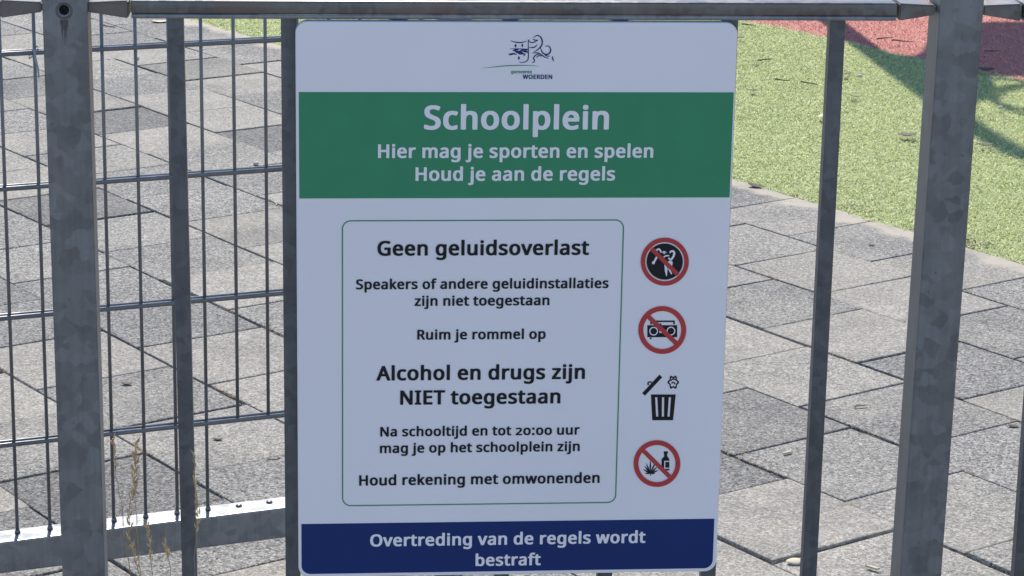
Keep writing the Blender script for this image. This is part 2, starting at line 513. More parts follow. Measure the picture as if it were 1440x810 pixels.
p = thing('fence_post', 'square galvanised post with a rust-streaked bolt hole left of the sign', 'fence post', fence_pt(-.4541), F_YAW, 'galvanised fence posts')
bm = box_bm(-.0224, .0224, 0, .045, .003, 1.28, .0018, 3); shear(bm, -.0037, 1.14)
body = link_bm('post_tube', bm, M['post'], p)
cyl = bmesh.new(); tube(cyl, [(-.0008, -.02, 1.1345), (-.0008, .0105, 1.1345)], .0052, 20)
cut(body, cyl)
wb = bmesh.new()
prof = [(.0062, 0.0), (.0064, -.0010), (.0074, -.0013), (.0084, -.0006), (.0086, .0003)]
rings = [[wb.verts.new((-.0008 + r * cos(2 * pi * k / 28), y, 1.1335 + r * sin(2 * pi * k / 28))) for k in range(28)] for r, y in prof]
for a, b_ in zip(rings, rings[1:]):
    for k in range(28): wb.faces.new((a[k], a[(k + 1) % 28], b_[(k + 1) % 28], b_[k]))
plug = bmesh.new(); tube(plug, [(-.0008, .0102, 1.1345), (-.0008, .0088, 1.1345)], .0051, 20)
link_bm('hole_shade_disc', plug, M['black'], p)  # black disc painted in for the shade inside the bolt hole
link_bm('washer_ring', wb, M['bar'], p, True)
streak = bmesh.new()
for i in range(9):
    x = -.0045 + .0009 * i; ln = (.006, .014, .021, .011, .025, .017, .022, .012, .007)[i]; zt = 1.1245
    vs = [streak.verts.new(q) for q in ((x - .0005, -.00025, zt), (x + .0005, -.00025, zt), (x + .0002, -.00025, zt - ln), (x - .0002, -.00025, zt - ln))]
    streak.faces.new(vs)
link_bm('rust_streak', streak, M['rust'], p)
link_bm('end_cap', box_bm(-.0260, .0205, -.0005, .0455, 1.2802, 1.286, .001), M['black'], p)
link_bm('base_plate', box_bm(-.055, .06, -.035, .08, 0.002, .010, .001), M['post'], p)

p = thing('fence_post', 'square galvanised tube post with large spangle right of the sign', 'fence post', fence_pt(.4599, .0230), F_YAW + RAD(.6), 'galvanised fence posts')
bm = box_bm(-.0230, .0230, -.0230, .0230, .003, 1.28, .0022, 3); shear(bm, .0092, 1.14)
link_bm('post_tube', bm, M['post'], p)
link_bm('end_cap', box_bm(-.0215, .0245, -.0230, .0230, 1.28, 1.286, .001), M['black'], p)
link_bm('base_plate', box_bm(-.06, .05, -.055, .055, 0.002, .010, .001), M['post'], p)

# ------------------------------------------------------------------ welded mesh gate behind the fence
G_YAW = RAD(22.5)
gate = thing('wire_mesh_gate', 'galvanised double wire mesh gate leaf standing ajar behind the bars', 'gate', (-.4861, 3.78, 0), G_YAW)
GX0, GX1 = -1.18, .44
link_bm('bottom_rail', box_bm(GX0 + .04, GX1 - .04, -.030, .020, .0995, .1500, .003, 3), M['mesh_rail'], gate)
link_bm('top_rail', box_bm(GX0 + .04, GX1 - .04, -.030, .020, 1.29, 1.34, .003, 3), M['mesh_rail'], gate)
link_bm('side_stile', box_bm(GX0, GX0 + .039, -.030, .020, .02, 1.34, .003, 3), M['mesh_rail'], gate)
link_bm('side_stile', box_bm(GX1 - .039, GX1, -.030, .020, .02, 1.34, .003, 3), M['mesh_rail'], gate)
hz = [.2945, .4918, .6875, .8862, 1.086]
for z in hz:
    bm = bmesh.new()
    for y in (-.0066, .0066):
        tube(bm, [(GX0 + .036, y, z), (GX1 - .036, y, z)], .0037, 12)
    link_bm('horizontal_wire', bm, M['mesh'], gate, True)
k = -22
while True:
    x = -.0300 + .0497 * k
    k += 1
    if x < GX0 + .05: continue
    if x > GX1 - .05: break
    cutoff = x > .055 and x < .13
    bm = bmesh.new()
    tube(bm, [(x + rng.uniform(-.0006, .0006), 0, .149 if not cutoff else .2895), (x, 0, 1.292)], .0027, 10)
    if not cutoff:
        tube(bm, [(x, 0, .1502), (x, 0, .1535), (x, 0, .157)], [.0044, .0040, .0028], 12)
    link_bm('vertical_wire', bm, M['mesh'], gate, True)
    if cutoff:
        bm = bmesh.new(); tube(bm, [(x, 0, .1498), (x, 0, .1525), (x, 0, .1535)], [.0055, .0046, .0030], 12)
        link_bm('wire_stub', bm, M['mesh'], gate, True)

tie = thing('cable_tie', 'grey cable tie with a hanging tail on the mesh top left', 'cable tie', (-.4861 + cos(G_YAW) * -.2300, 3.78 + sin(G_YAW) * -.2300, .886), G_YAW)
bm = torus_bm(.0095, .0012, 24, 6)
for v in bm.verts: v.co = Vector((v.co.x * .7, v.co.y, v.co.z + v.co.x * .9))
link_bm('loop', bm, M['tie'], tie, True)
bm = bmesh.new(); tube(bm, [(-.002, -.010, .006), (.000, -.011, -.008), (.003, -.012, -.022), (.004, -.011, -.036)], [.0016, .0018, .0015, .0009], 6)
link_bm('tail', bm, M['tie'], tie, True)

# ------------------------------------------------------------------ the sign
# letter outlines (thousandths of an em) and the printed shapes (hundredths of a millimetre)
GLYPH = {
 ' ': (231, []),
 '0': (523, [['214 -27 154 -15 128 -4 90 20 59 55 34 100 20 140 13 193 13 240 15 267 28 321 45 359 65 388 97 417 135 438 176 451 204 456 285 456 342 441 376 424 414 394 441 357 455 328 470 274 472 252 472 178 470 157 455 102 437 67 422 45 393 17 357 -5 302 -23 266 -28', '232 71 250 70 271 76 285 83 303 97 321 126 333 167 336 186 339 214 336 247 323 300 309 324 292 341 276 352 257 358 231 358 211 353 195 344 177 326 167 309 159 288 149 236 148 195 151 176 159 143 167 121 177 105 195 87 214 76']]),
 '2': (460, [['24 -19 10 -14 4 -4 4 46 7 55 34 80 196 216 234 254 256 286 263 313 264 332 256 353 246 364 228 375 212 378 186 378 169 375 141 364 100 342 86 338 67 338 55 341 47 346 14 379 11 396 15 406 41 424 84 444 136 459 172 464 234 464 269 459 317 444 346 427 369 404 377 394 387 375 392 355 392 301 383 270 372 248 342 208 286 154 196 80 187 70 389 69 403 65 410 61 413 53 414 -2 410 -11 403 -16 389 -20']]),
 ':': (253, [['87 -30 68 -25 46 -13 39 -6 30 11 26 28 26 56 34 85 49 102 68 111 92 117 120 117 135 114 147 111 166 102 182 82 188 61 188 25 185 13 176 -6 168 -13 147 -25 125 -31'], ['89 313 54 325 35 344 26 373 26 401 32 423 37 433 49 445 73 457 87 460 128 460 149 454 163 447 174 437 185 418 188 401 188 370 185 356 176 339 163 327 154 321 123 312']]),
 'A': (550, [['-11 -19 -23 -15 -30 -9 -31 3 -28 15 194 584 201 591 217 595 296 595 313 591 320 582 542 10 541 -9 534 -15 517 -20 432 -20 417 -16 410 -12 403 1 344 153 339 159 175 159 169 158 165 152 108 3 99 -14 79 -20', '209 263 298 261 304 265 258 388 255 389 250 379 208 267']]),
 'D': (623, [['67 -19 52 -14 46 -2 46 575 50 584 57 589 71 592 274 592 309 590 340 585 381 575 426 557 450 544 483 518 500 502 527 465 553 408 565 348 568 320 568 265 563 217 558 191 546 153 533 125 517 98 501 77 480 55 448 31 400 7 364 -4 317 -15 267 -20', '184 82 231 80 262 83 293 88 333 103 362 121 389 148 405 175 417 205 427 253 430 303 422 355 408 401 382 439 362 457 338 472 302 484 245 492 188 492 182 489 182 86']]),
 'E': (484, [['67 -19 52 -14 46 -2 46 575 50 584 57 589 71 592 405 592 424 587 430 577 430 508 427 498 419 493 405 490 188 490 182 486 182 355 184 351 390 350 405 346 412 342 415 334 415 267 410 255 393 250 184 248 182 244 182 89 183 85 188 83 405 83 419 80 426 75 430 67 430 -2 427 -11 419 -16 405 -20']]),
 'G': (622, [['292 -27 250 -23 216 -15 181 -3 142 16 114 37 85 65 59 105 40 145 33 167 25 197 17 262 20 340 33 400 42 426 71 479 89 502 114 527 162 560 212 581 250 591 295 598 397 599 459 589 531 567 540 562 544 557 546 538 522 481 512 469 497 465 478 465 419 486 371 496 338 499 302 494 266 483 226 458 200 431 175 390 163 352 156 305 158 243 173 183 192 145 223 111 254 91 288 80 316 75 373 75 419 82 422 88 422 217 416 220 319 220 301 226 296 238 296 305 301 317 321 322 531 322 547 318 555 309 556 21 552 11 545 5 528 -1 442 -20 364 -28']]),
 'H': (632, [['67 -19 52 -14 46 -2 46 575 50 585 57 589 71 592 157 592 171 589 179 584 182 575 182 355 184 351 407 350 411 351 413 355 413 575 415 582 421 588 438 592 521 592 541 586 546 575 546 -2 543 -12 536 -16 521 -20 438 -20 421 -15 415 -9 413 -2 413 241 411 246 188 247 183 245 182 241 182 -2 180 -9 174 -15 159 -19']]),
 'I': (310, [['21 -19 7 -14 1 -6 1 44 2 51 11 58 64 71 67 77 67 496 64 502 19 512 4 519 1 529 1 579 9 588 26 592 245 592 259 589 266 585 270 577 270 529 267 520 252 512 207 502 203 496 203 77 204 73 209 70 252 61 266 54 270 44 269 -6 261 -15 245 -20']]),
 'N': (647, [['67 -19 52 -14 46 -2 46 575 50 585 57 589 71 592 167 592 181 589 189 584 431 212 433 212 434 217 435 579 443 588 459 592 538 592 558 586 563 575 563 -2 559 -12 552 -16 538 -20 440 -20 421 -14 179 360 176 360 175 353 174 -6 169 -14 152 -19']]),
 'O': (664, [['281 -27 231 -20 200 -12 169 -1 121 27 89 57 75 74 47 124 27 186 20 228 17 262 20 347 33 409 47 450 57 471 87 514 123 547 145 562 173 576 231 594 290 601 369 598 440 581 488 557 531 522 562 481 586 431 595 402 603 367 608 326 608 247 605 221 598 181 586 143 563 95 532 52 507 30 488 16 454 -2 426 -12 397 -20 342 -28', '291 76 331 75 359 80 390 95 416 115 438 145 450 169 463 212 470 262 470 312 465 350 450 405 438 428 420 455 395 476 357 493 326 498 285 496 257 488 230 474 201 447 183 419 168 381 161 345 156 302 158 245 165 205 175 171 190 143 202 125 233 97 262 83']]),
 'R': (537, [['67 -19 52 -14 46 -2 46 575 50 584 57 589 71 592 262 592 326 585 371 573 398 561 419 547 441 525 450 513 462 489 472 458 475 439 475 382 462 334 438 295 422 279 398 262 375 251 372 246 512 17 518 5 518 -4 515 -11 507 -16 493 -20 395 -20 376 -14 240 216 233 219 188 219 183 217 182 213 182 -2 180 -9 174 -15 159 -19', '184 317 240 316 264 319 298 330 320 348 331 367 339 408 337 427 329 451 312 471 283 484 255 490 188 490 183 488 182 322']]),
 'S': (478, [['158 -27 130 -25 84 -18 32 -3 15 6 9 19 9 88 13 97 20 103 32 106 56 106 111 88 156 77 175 75 220 75 234 77 258 85 270 92 287 109 294 124 300 145 297 164 292 178 286 188 261 210 237 223 146 259 106 279 70 304 55 319 41 338 28 364 19 395 17 417 17 452 27 495 45 528 75 557 118 581 170 596 189 599 284 598 318 594 389 574 413 563 419 550 419 540 411 517 401 488 392 473 375 468 356 468 294 488 258 496 232 499 208 496 189 490 168 474 155 452 152 428 155 412 162 397 175 382 189 371 218 355 296 324 337 305 377 279 405 252 420 228 425 214 433 181 433 128 423 86 406 54 381 26 349 4 323 -8 282 -20 254 -25 227 -28']]),
 'T': (484, [['175 -19 161 -14 155 -2 155 486 149 490 2 490 -15 494 -20 498 -23 505 -23 575 -22 582 -15 588 2 592 442 592 459 588 464 584 467 575 467 505 461 496 442 490 297 490 291 486 291 -4 285 -14 268 -19']]),
 'W': (784, [['151 -19 136 -14 127 5 -21 565 -22 577 -16 586 3 592 91 592 106 589 113 584 130 527 193 275 200 251 203 247 206 251 298 567 305 584 313 589 327 592 413 592 432 587 437 582 442 570 541 243 544 244 546 253 631 584 639 589 653 592 741 592 756 589 763 585 766 577 766 565 758 534 616 -2 608 -14 589 -20 503 -20 489 -16 481 -11 377 336 372 350 370 350 263 -11 256 -16 241 -20']]),
 'a': (488, [['145 -27 107 -20 64 -2 48 9 28 33 13 62 5 102 8 152 18 183 45 220 66 236 100 253 142 265 180 272 280 278 284 283 281 314 275 333 266 345 254 354 233 360 216 360 190 355 119 330 97 330 85 333 77 338 71 350 54 393 54 407 59 415 100 434 161 451 192 456 269 456 288 453 333 441 361 426 379 412 399 383 407 364 412 343 415 326 414 -5 409 -12 392 -18 328 -18 309 -13 297 1 264 -15 223 -25 200 -28', '186 69 207 70 223 76 238 83 260 100 275 124 281 143 284 162 284 183 282 188 259 189 230 187 190 179 173 172 153 155 144 138 141 124 144 100 151 88 161 78 171 72']]),
 'b': (531, [['243 -27 193 -17 155 1 145 -12 126 -18 59 -18 43 -12 37 -5 37 612 40 621 47 626 62 630 145 630 159 626 167 621 170 612 171 440 238 456 302 456 343 448 369 438 408 414 429 393 453 357 469 314 480 255 479 176 469 117 460 88 446 59 427 33 412 18 390 2 362 -12 316 -25 297 -27', '249 71 266 70 286 76 300 84 315 100 334 136 344 186 344 247 339 276 330 305 316 329 302 344 288 353 266 358 245 358 231 355 211 345 194 328 180 300 170 243 170 193 173 169 186 119 199 97 213 83 236 73']]),
 'c': (423, [['211 -27 192 -25 150 -15 111 2 92 14 72 31 43 71 32 93 23 121 15 159 13 186 13 238 15 267 25 314 45 359 64 387 100 419 142 441 204 456 290 456 350 443 381 431 389 419 388 405 365 345 357 340 345 337 326 337 269 353 233 356 211 350 195 341 175 321 159 288 149 236 148 193 156 150 169 117 177 105 191 90 209 79 233 73 254 72 285 78 340 96 359 96 376 90 382 78 381 9 376 1 361 -7 340 -15 309 -23 271 -28']]),
 'd': (531, [['197 -27 166 -23 138 -15 109 -2 92 9 78 20 60 40 47 59 35 82 20 131 13 195 13 233 18 286 25 319 35 345 52 377 65 395 83 413 116 435 150 448 185 456 259 456 288 450 319 439 323 439 325 612 328 621 335 626 350 630 431 630 445 626 452 621 456 612 455 -5 450 -12 433 -18 361 -18 342 -12 333 -1 304 -15 266 -25 245 -28', '222 71 242 70 266 76 281 83 292 92 302 105 312 124 322 164 325 188 322 255 314 290 306 314 296 331 281 346 261 355 233 360 216 357 202 350 190 342 175 324 161 295 153 267 148 231 148 193 151 171 162 128 173 107 189 88 204 78']]),
 'e': (490, [['221 -27 178 -20 135 -7 114 4 90 20 59 52 44 74 33 96 18 147 13 188 15 264 23 302 35 336 47 359 71 394 106 424 145 443 195 456 273 456 309 448 331 441 354 429 372 417 407 378 429 336 439 297 441 281 440 195 433 186 416 182 154 182 151 178 151 174 159 143 173 113 195 92 219 78 240 73 281 72 309 77 381 101 400 101 414 97 419 93 422 86 422 17 417 7 407 0 371 -12 340 -20 283 -28', '156 278 300 277 304 281 298 309 285 332 264 352 252 357 231 361 202 352 182 336 162 305 156 286']]),
 'f': (314, [['77 -19 62 -14 57 -2 56 353 51 357 3 357 -14 363 -19 372 -19 415 -14 422 -9 425 56 447 59 510 69 546 81 570 94 587 115 606 151 623 182 630 203 633 253 633 277 630 325 618 334 613 338 608 340 589 325 544 318 532 301 526 279 526 241 535 222 534 206 523 199 513 193 494 190 477 191 450 275 449 287 446 294 442 297 432 297 375 292 363 275 357 194 357 188 353 187 -6 182 -14 165 -19']]),
 'g': (531, [['192 -211 121 -202 76 -190 52 -178 46 -166 46 -99 49 -89 57 -84 69 -81 88 -81 152 -104 176 -109 216 -114 245 -114 257 -111 283 -99 305 -77 317 -56 324 -20 324 -11 321 -8 295 -18 259 -26 185 -26 150 -18 126 -10 94 8 70 30 49 58 32 92 22 123 15 163 13 194 15 265 25 315 35 342 47 365 61 387 82 411 116 435 145 447 195 457 250 457 297 447 333 432 345 444 361 450 431 450 445 447 452 442 456 432 456 -39 451 -73 443 -99 431 -125 415 -149 395 -168 361 -189 333 -199 288 -209 261 -212', '225 70 238 69 259 72 281 82 295 93 312 120 320 144 325 175 325 239 322 261 317 287 307 313 295 331 276 347 254 356 233 359 204 352 178 327 167 311 161 296 153 268 148 234 148 194 151 173 156 146 164 123 185 91 207 76']]),
 'h': (534, [['57 -19 42 -14 37 -2 37 613 43 623 59 628 147 628 164 623 170 613 171 438 176 437 200 446 231 454 252 457 300 456 357 446 386 436 409 421 431 399 448 367 461 317 460 -4 455 -14 436 -20 352 -19 338 -15 331 -9 330 -2 330 286 327 301 316 332 302 347 286 356 257 359 228 352 209 342 199 332 185 310 175 277 170 244 170 -2 168 -9 162 -15 147 -19']]),
 'i': (245, [['59 -19 44 -14 38 -2 38 434 44 444 61 449 147 449 164 444 169 432 169 -4 163 -14 147 -19'], ['80 484 69 486 49 497 41 505 34 520 31 536 31 560 41 586 56 600 82 609 125 609 154 599 166 586 176 560 176 532 166 505 156 495 137 486 123 483']]),
 'j': (245, [['-12 -211 -60 -202 -72 -194 -76 -185 -75 -123 -70 -113 -53 -107 -29 -107 -1 -114 11 -114 28 -102 36 -80 37 437 42 444 59 450 145 450 159 447 167 442 170 432 170 -87 164 -120 150 -154 140 -169 128 -181 109 -194 97 -199 61 -209 40 -212'], ['78 484 52 495 42 506 35 520 32 532 32 563 40 585 57 601 85 609 126 609 140 605 160 594 170 580 177 556 176 532 171 515 164 503 147 490 126 483']]),
 'k': (466, [['57 -19 42 -14 37 -2 37 613 43 623 59 628 147 628 164 623 170 613 171 312 176 314 208 346 302 445 319 450 414 450 431 445 437 439 439 425 434 415 295 269 277 248 276 244 446 17 450 8 451 -4 445 -14 426 -20 328 -20 309 -14 181 156 176 154 170 146 170 -2 167 -11 159 -16 145 -20']]),
 'l': (245, [['57 -19 42 -14 37 -2 37 613 43 623 59 628 147 628 165 622 170 610 170 -4 164 -14 147 -19']]),
 'm': (788, [['57 -19 42 -14 37 -2 37 432 43 444 62 450 133 449 150 444 157 434 162 432 186 444 221 454 238 457 300 456 355 444 376 435 405 415 426 430 450 442 471 449 509 456 571 457 590 454 633 442 669 421 688 398 699 379 707 358 715 313 715 -2 709 -14 690 -20 609 -20 593 -15 586 -9 584 -2 584 282 582 301 574 327 565 341 550 353 528 359 497 354 476 340 466 329 455 310 446 279 441 234 441 -2 438 -11 431 -16 416 -20 336 -20 316 -14 311 -2 311 286 308 303 300 327 287 346 269 356 247 359 219 351 196 332 183 308 175 279 170 246 170 -2 168 -9 162 -15 147 -19']]),
 'n': (534, [['57 -19 42 -14 37 -2 37 432 40 442 47 446 59 449 133 449 150 444 157 434 162 431 183 442 228 454 245 457 309 457 328 454 374 442 402 427 416 416 433 397 444 377 453 355 460 317 461 -2 457 -12 450 -16 438 -19 355 -20 338 -15 331 -9 330 -2 330 286 327 301 316 332 302 347 286 356 257 359 228 352 212 344 199 332 188 315 175 277 170 241 170 -2 168 -9 162 -15 147 -19']]),
 'o': (523, [['214 -27 154 -15 128 -4 90 20 59 55 34 100 20 140 13 193 13 240 15 267 28 321 45 359 65 388 97 417 135 438 176 451 204 456 285 456 342 441 376 424 414 394 441 357 455 328 470 274 472 252 472 178 470 157 455 102 437 67 422 45 393 17 357 -5 302 -23 266 -28', '232 71 250 70 271 76 285 83 303 97 321 126 333 167 336 186 339 214 336 247 323 300 309 324 292 341 276 352 257 358 231 358 211 353 195 344 177 326 167 309 159 288 149 236 148 195 151 176 159 143 167 121 177 105 195 87 214 76']]),
 'p': (531, [['57 -211 42 -206 37 -194 37 432 39 439 45 446 59 450 131 450 150 444 162 432 202 449 245 457 295 457 316 455 364 441 398 423 429 394 453 358 469 315 480 256 480 177 472 130 459 87 446 61 428 36 396 6 364 -11 307 -26 236 -26 200 -18 176 -10 171 -10 170 -194 167 -204 159 -209 145 -212', '259 70 274 72 290 79 305 90 316 105 328 125 336 149 344 189 344 246 338 275 328 306 319 323 305 340 286 353 262 359 226 353 209 343 194 327 178 292 170 246 170 192 173 170 180 134 188 115 199 99 214 84 233 74']]),
 'r': (369, [['57 -19 42 -14 37 -2 37 432 40 441 47 446 59 449 133 449 152 442 159 427 162 426 207 449 240 456 305 456 336 451 345 446 350 439 351 427 344 375 341 363 336 355 316 350 293 350 262 354 240 348 216 333 200 316 180 284 170 241 170 -2 167 -11 159 -16 145 -20']]),
 's': (422, [['139 -27 99 -23 65 -15 37 -5 17 5 12 17 12 83 15 93 23 98 34 101 56 101 127 76 154 70 184 68 215 73 232 82 242 92 247 102 247 121 237 137 213 153 87 208 60 224 33 247 22 264 15 281 10 307 10 338 18 374 33 400 46 413 65 426 89 438 142 453 161 456 251 456 313 443 356 428 367 419 369 400 348 350 339 339 325 335 304 335 237 356 211 360 187 361 170 357 156 351 146 343 140 326 148 309 163 297 213 273 275 249 313 230 339 213 355 197 368 177 378 143 378 93 370 62 355 36 332 13 313 0 289 -10 230 -25 204 -28']]),
 't': (327, [['173 -27 135 -20 97 -3 72 19 57 43 49 64 43 95 43 352 37 356 6 356 -8 359 -15 364 -18 371 -19 409 -15 419 -8 425 44 451 72 536 78 543 94 548 152 548 164 546 171 541 174 531 174 455 176 450 278 448 294 443 300 433 300 371 294 361 278 356 180 356 175 352 174 136 181 97 191 81 204 72 225 70 259 77 278 77 292 74 299 69 303 59 302 -3 299 -8 292 -12 244 -25 223 -28']]),
 'u': (534, [['190 -27 135 -17 97 -1 70 21 56 40 45 64 37 90 32 126 32 431 34 438 40 444 57 449 143 448 157 444 163 438 165 431 165 150 168 131 177 102 190 84 209 73 240 70 274 79 285 87 301 102 314 128 322 159 325 178 325 431 327 438 333 444 350 449 433 449 450 444 455 440 458 431 458 0 456 -7 450 -14 435 -18 364 -18 347 -14 335 -2 297 -17 264 -25 243 -28']]),
 'v': (445, [['151 -19 136 -14 131 -6 -28 415 -31 432 -28 441 -21 446 -6 450 82 450 96 446 103 442 203 172 208 178 298 429 304 441 313 446 327 450 413 450 432 444 438 432 437 422 432 405 273 -11 265 -16 251 -20']]),
 'w': (668, [['117 -18 102 -13 95 -3 -17 404 -23 428 -22 437 -17 444 2 450 88 450 102 447 110 443 122 404 169 221 171 212 174 211 245 432 250 442 255 446 271 450 360 450 374 447 382 442 391 421 452 218 457 211 462 223 509 404 521 443 529 447 543 450 626 450 640 447 648 443 651 432 648 406 536 4 529 -11 521 -16 507 -19 414 -19 400 -16 392 -10 383 11 322 213 317 228 314 229 309 218 239 -3 234 -10 226 -16 212 -19']]),
 'z': (415, [['20 -19 6 -14 0 -4 0 48 3 58 209 353 208 355 203 357 39 357 22 361 17 365 14 375 14 432 17 441 25 446 39 450 346 450 365 444 371 432 369 367 166 77 170 73 351 73 365 70 372 66 376 58 376 -2 373 -11 365 -16 351 -20']]),
}
LINES = [
 ('Schoolplein', -95.54, 189.68, 40.67, 'white'),
 ('Hier mag je sporten en spelen', -143.2, 159.54, 23.25, 'white'),
 ('Houd je aan de regels', -104.55, 135.4, 23.34, 'white'),
 ('Geen geluidsoverlast', -142.86, 55.85, 25.57, 'black'),
 ('Speakers of andere geluidinstallaties', -164.72, 19.62, 17.43, 'black'),
 ('zijn niet toegestaan', -103.53, 1.33, 17.58, 'black'),
 ('Ruim je rommel op', -101.28, -35.45, 17.57, 'black'),
 ('Alcohol en drugs zijn', -142.34, -79.8, 25.8, 'black'),
 ('NIET toegestaan', -119.16, -106.74, 25.5, 'black'),
 ('Na schooltijd en tot 20:00 uur', -139.66, -142.0, 17.43, 'black'),
 ('mag je op het schoolplein zijn', -139.82, -160.48, 17.52, 'black'),
 ('Houd rekening met omwonenden', -161.98, -196.67, 18.8, 'black'),
 ('Overtreding van de regels wordt', -149.66, -265.72, 22.25, 'white'),
 ('bestraft', -36.82, -289.74, 21.95, 'white'),
 ('gemeente', -6.58, 247.59, 5.26, 'green'),
 ('WOERDEN', 5.63, 241.78, 7.29, 'navy'),
]
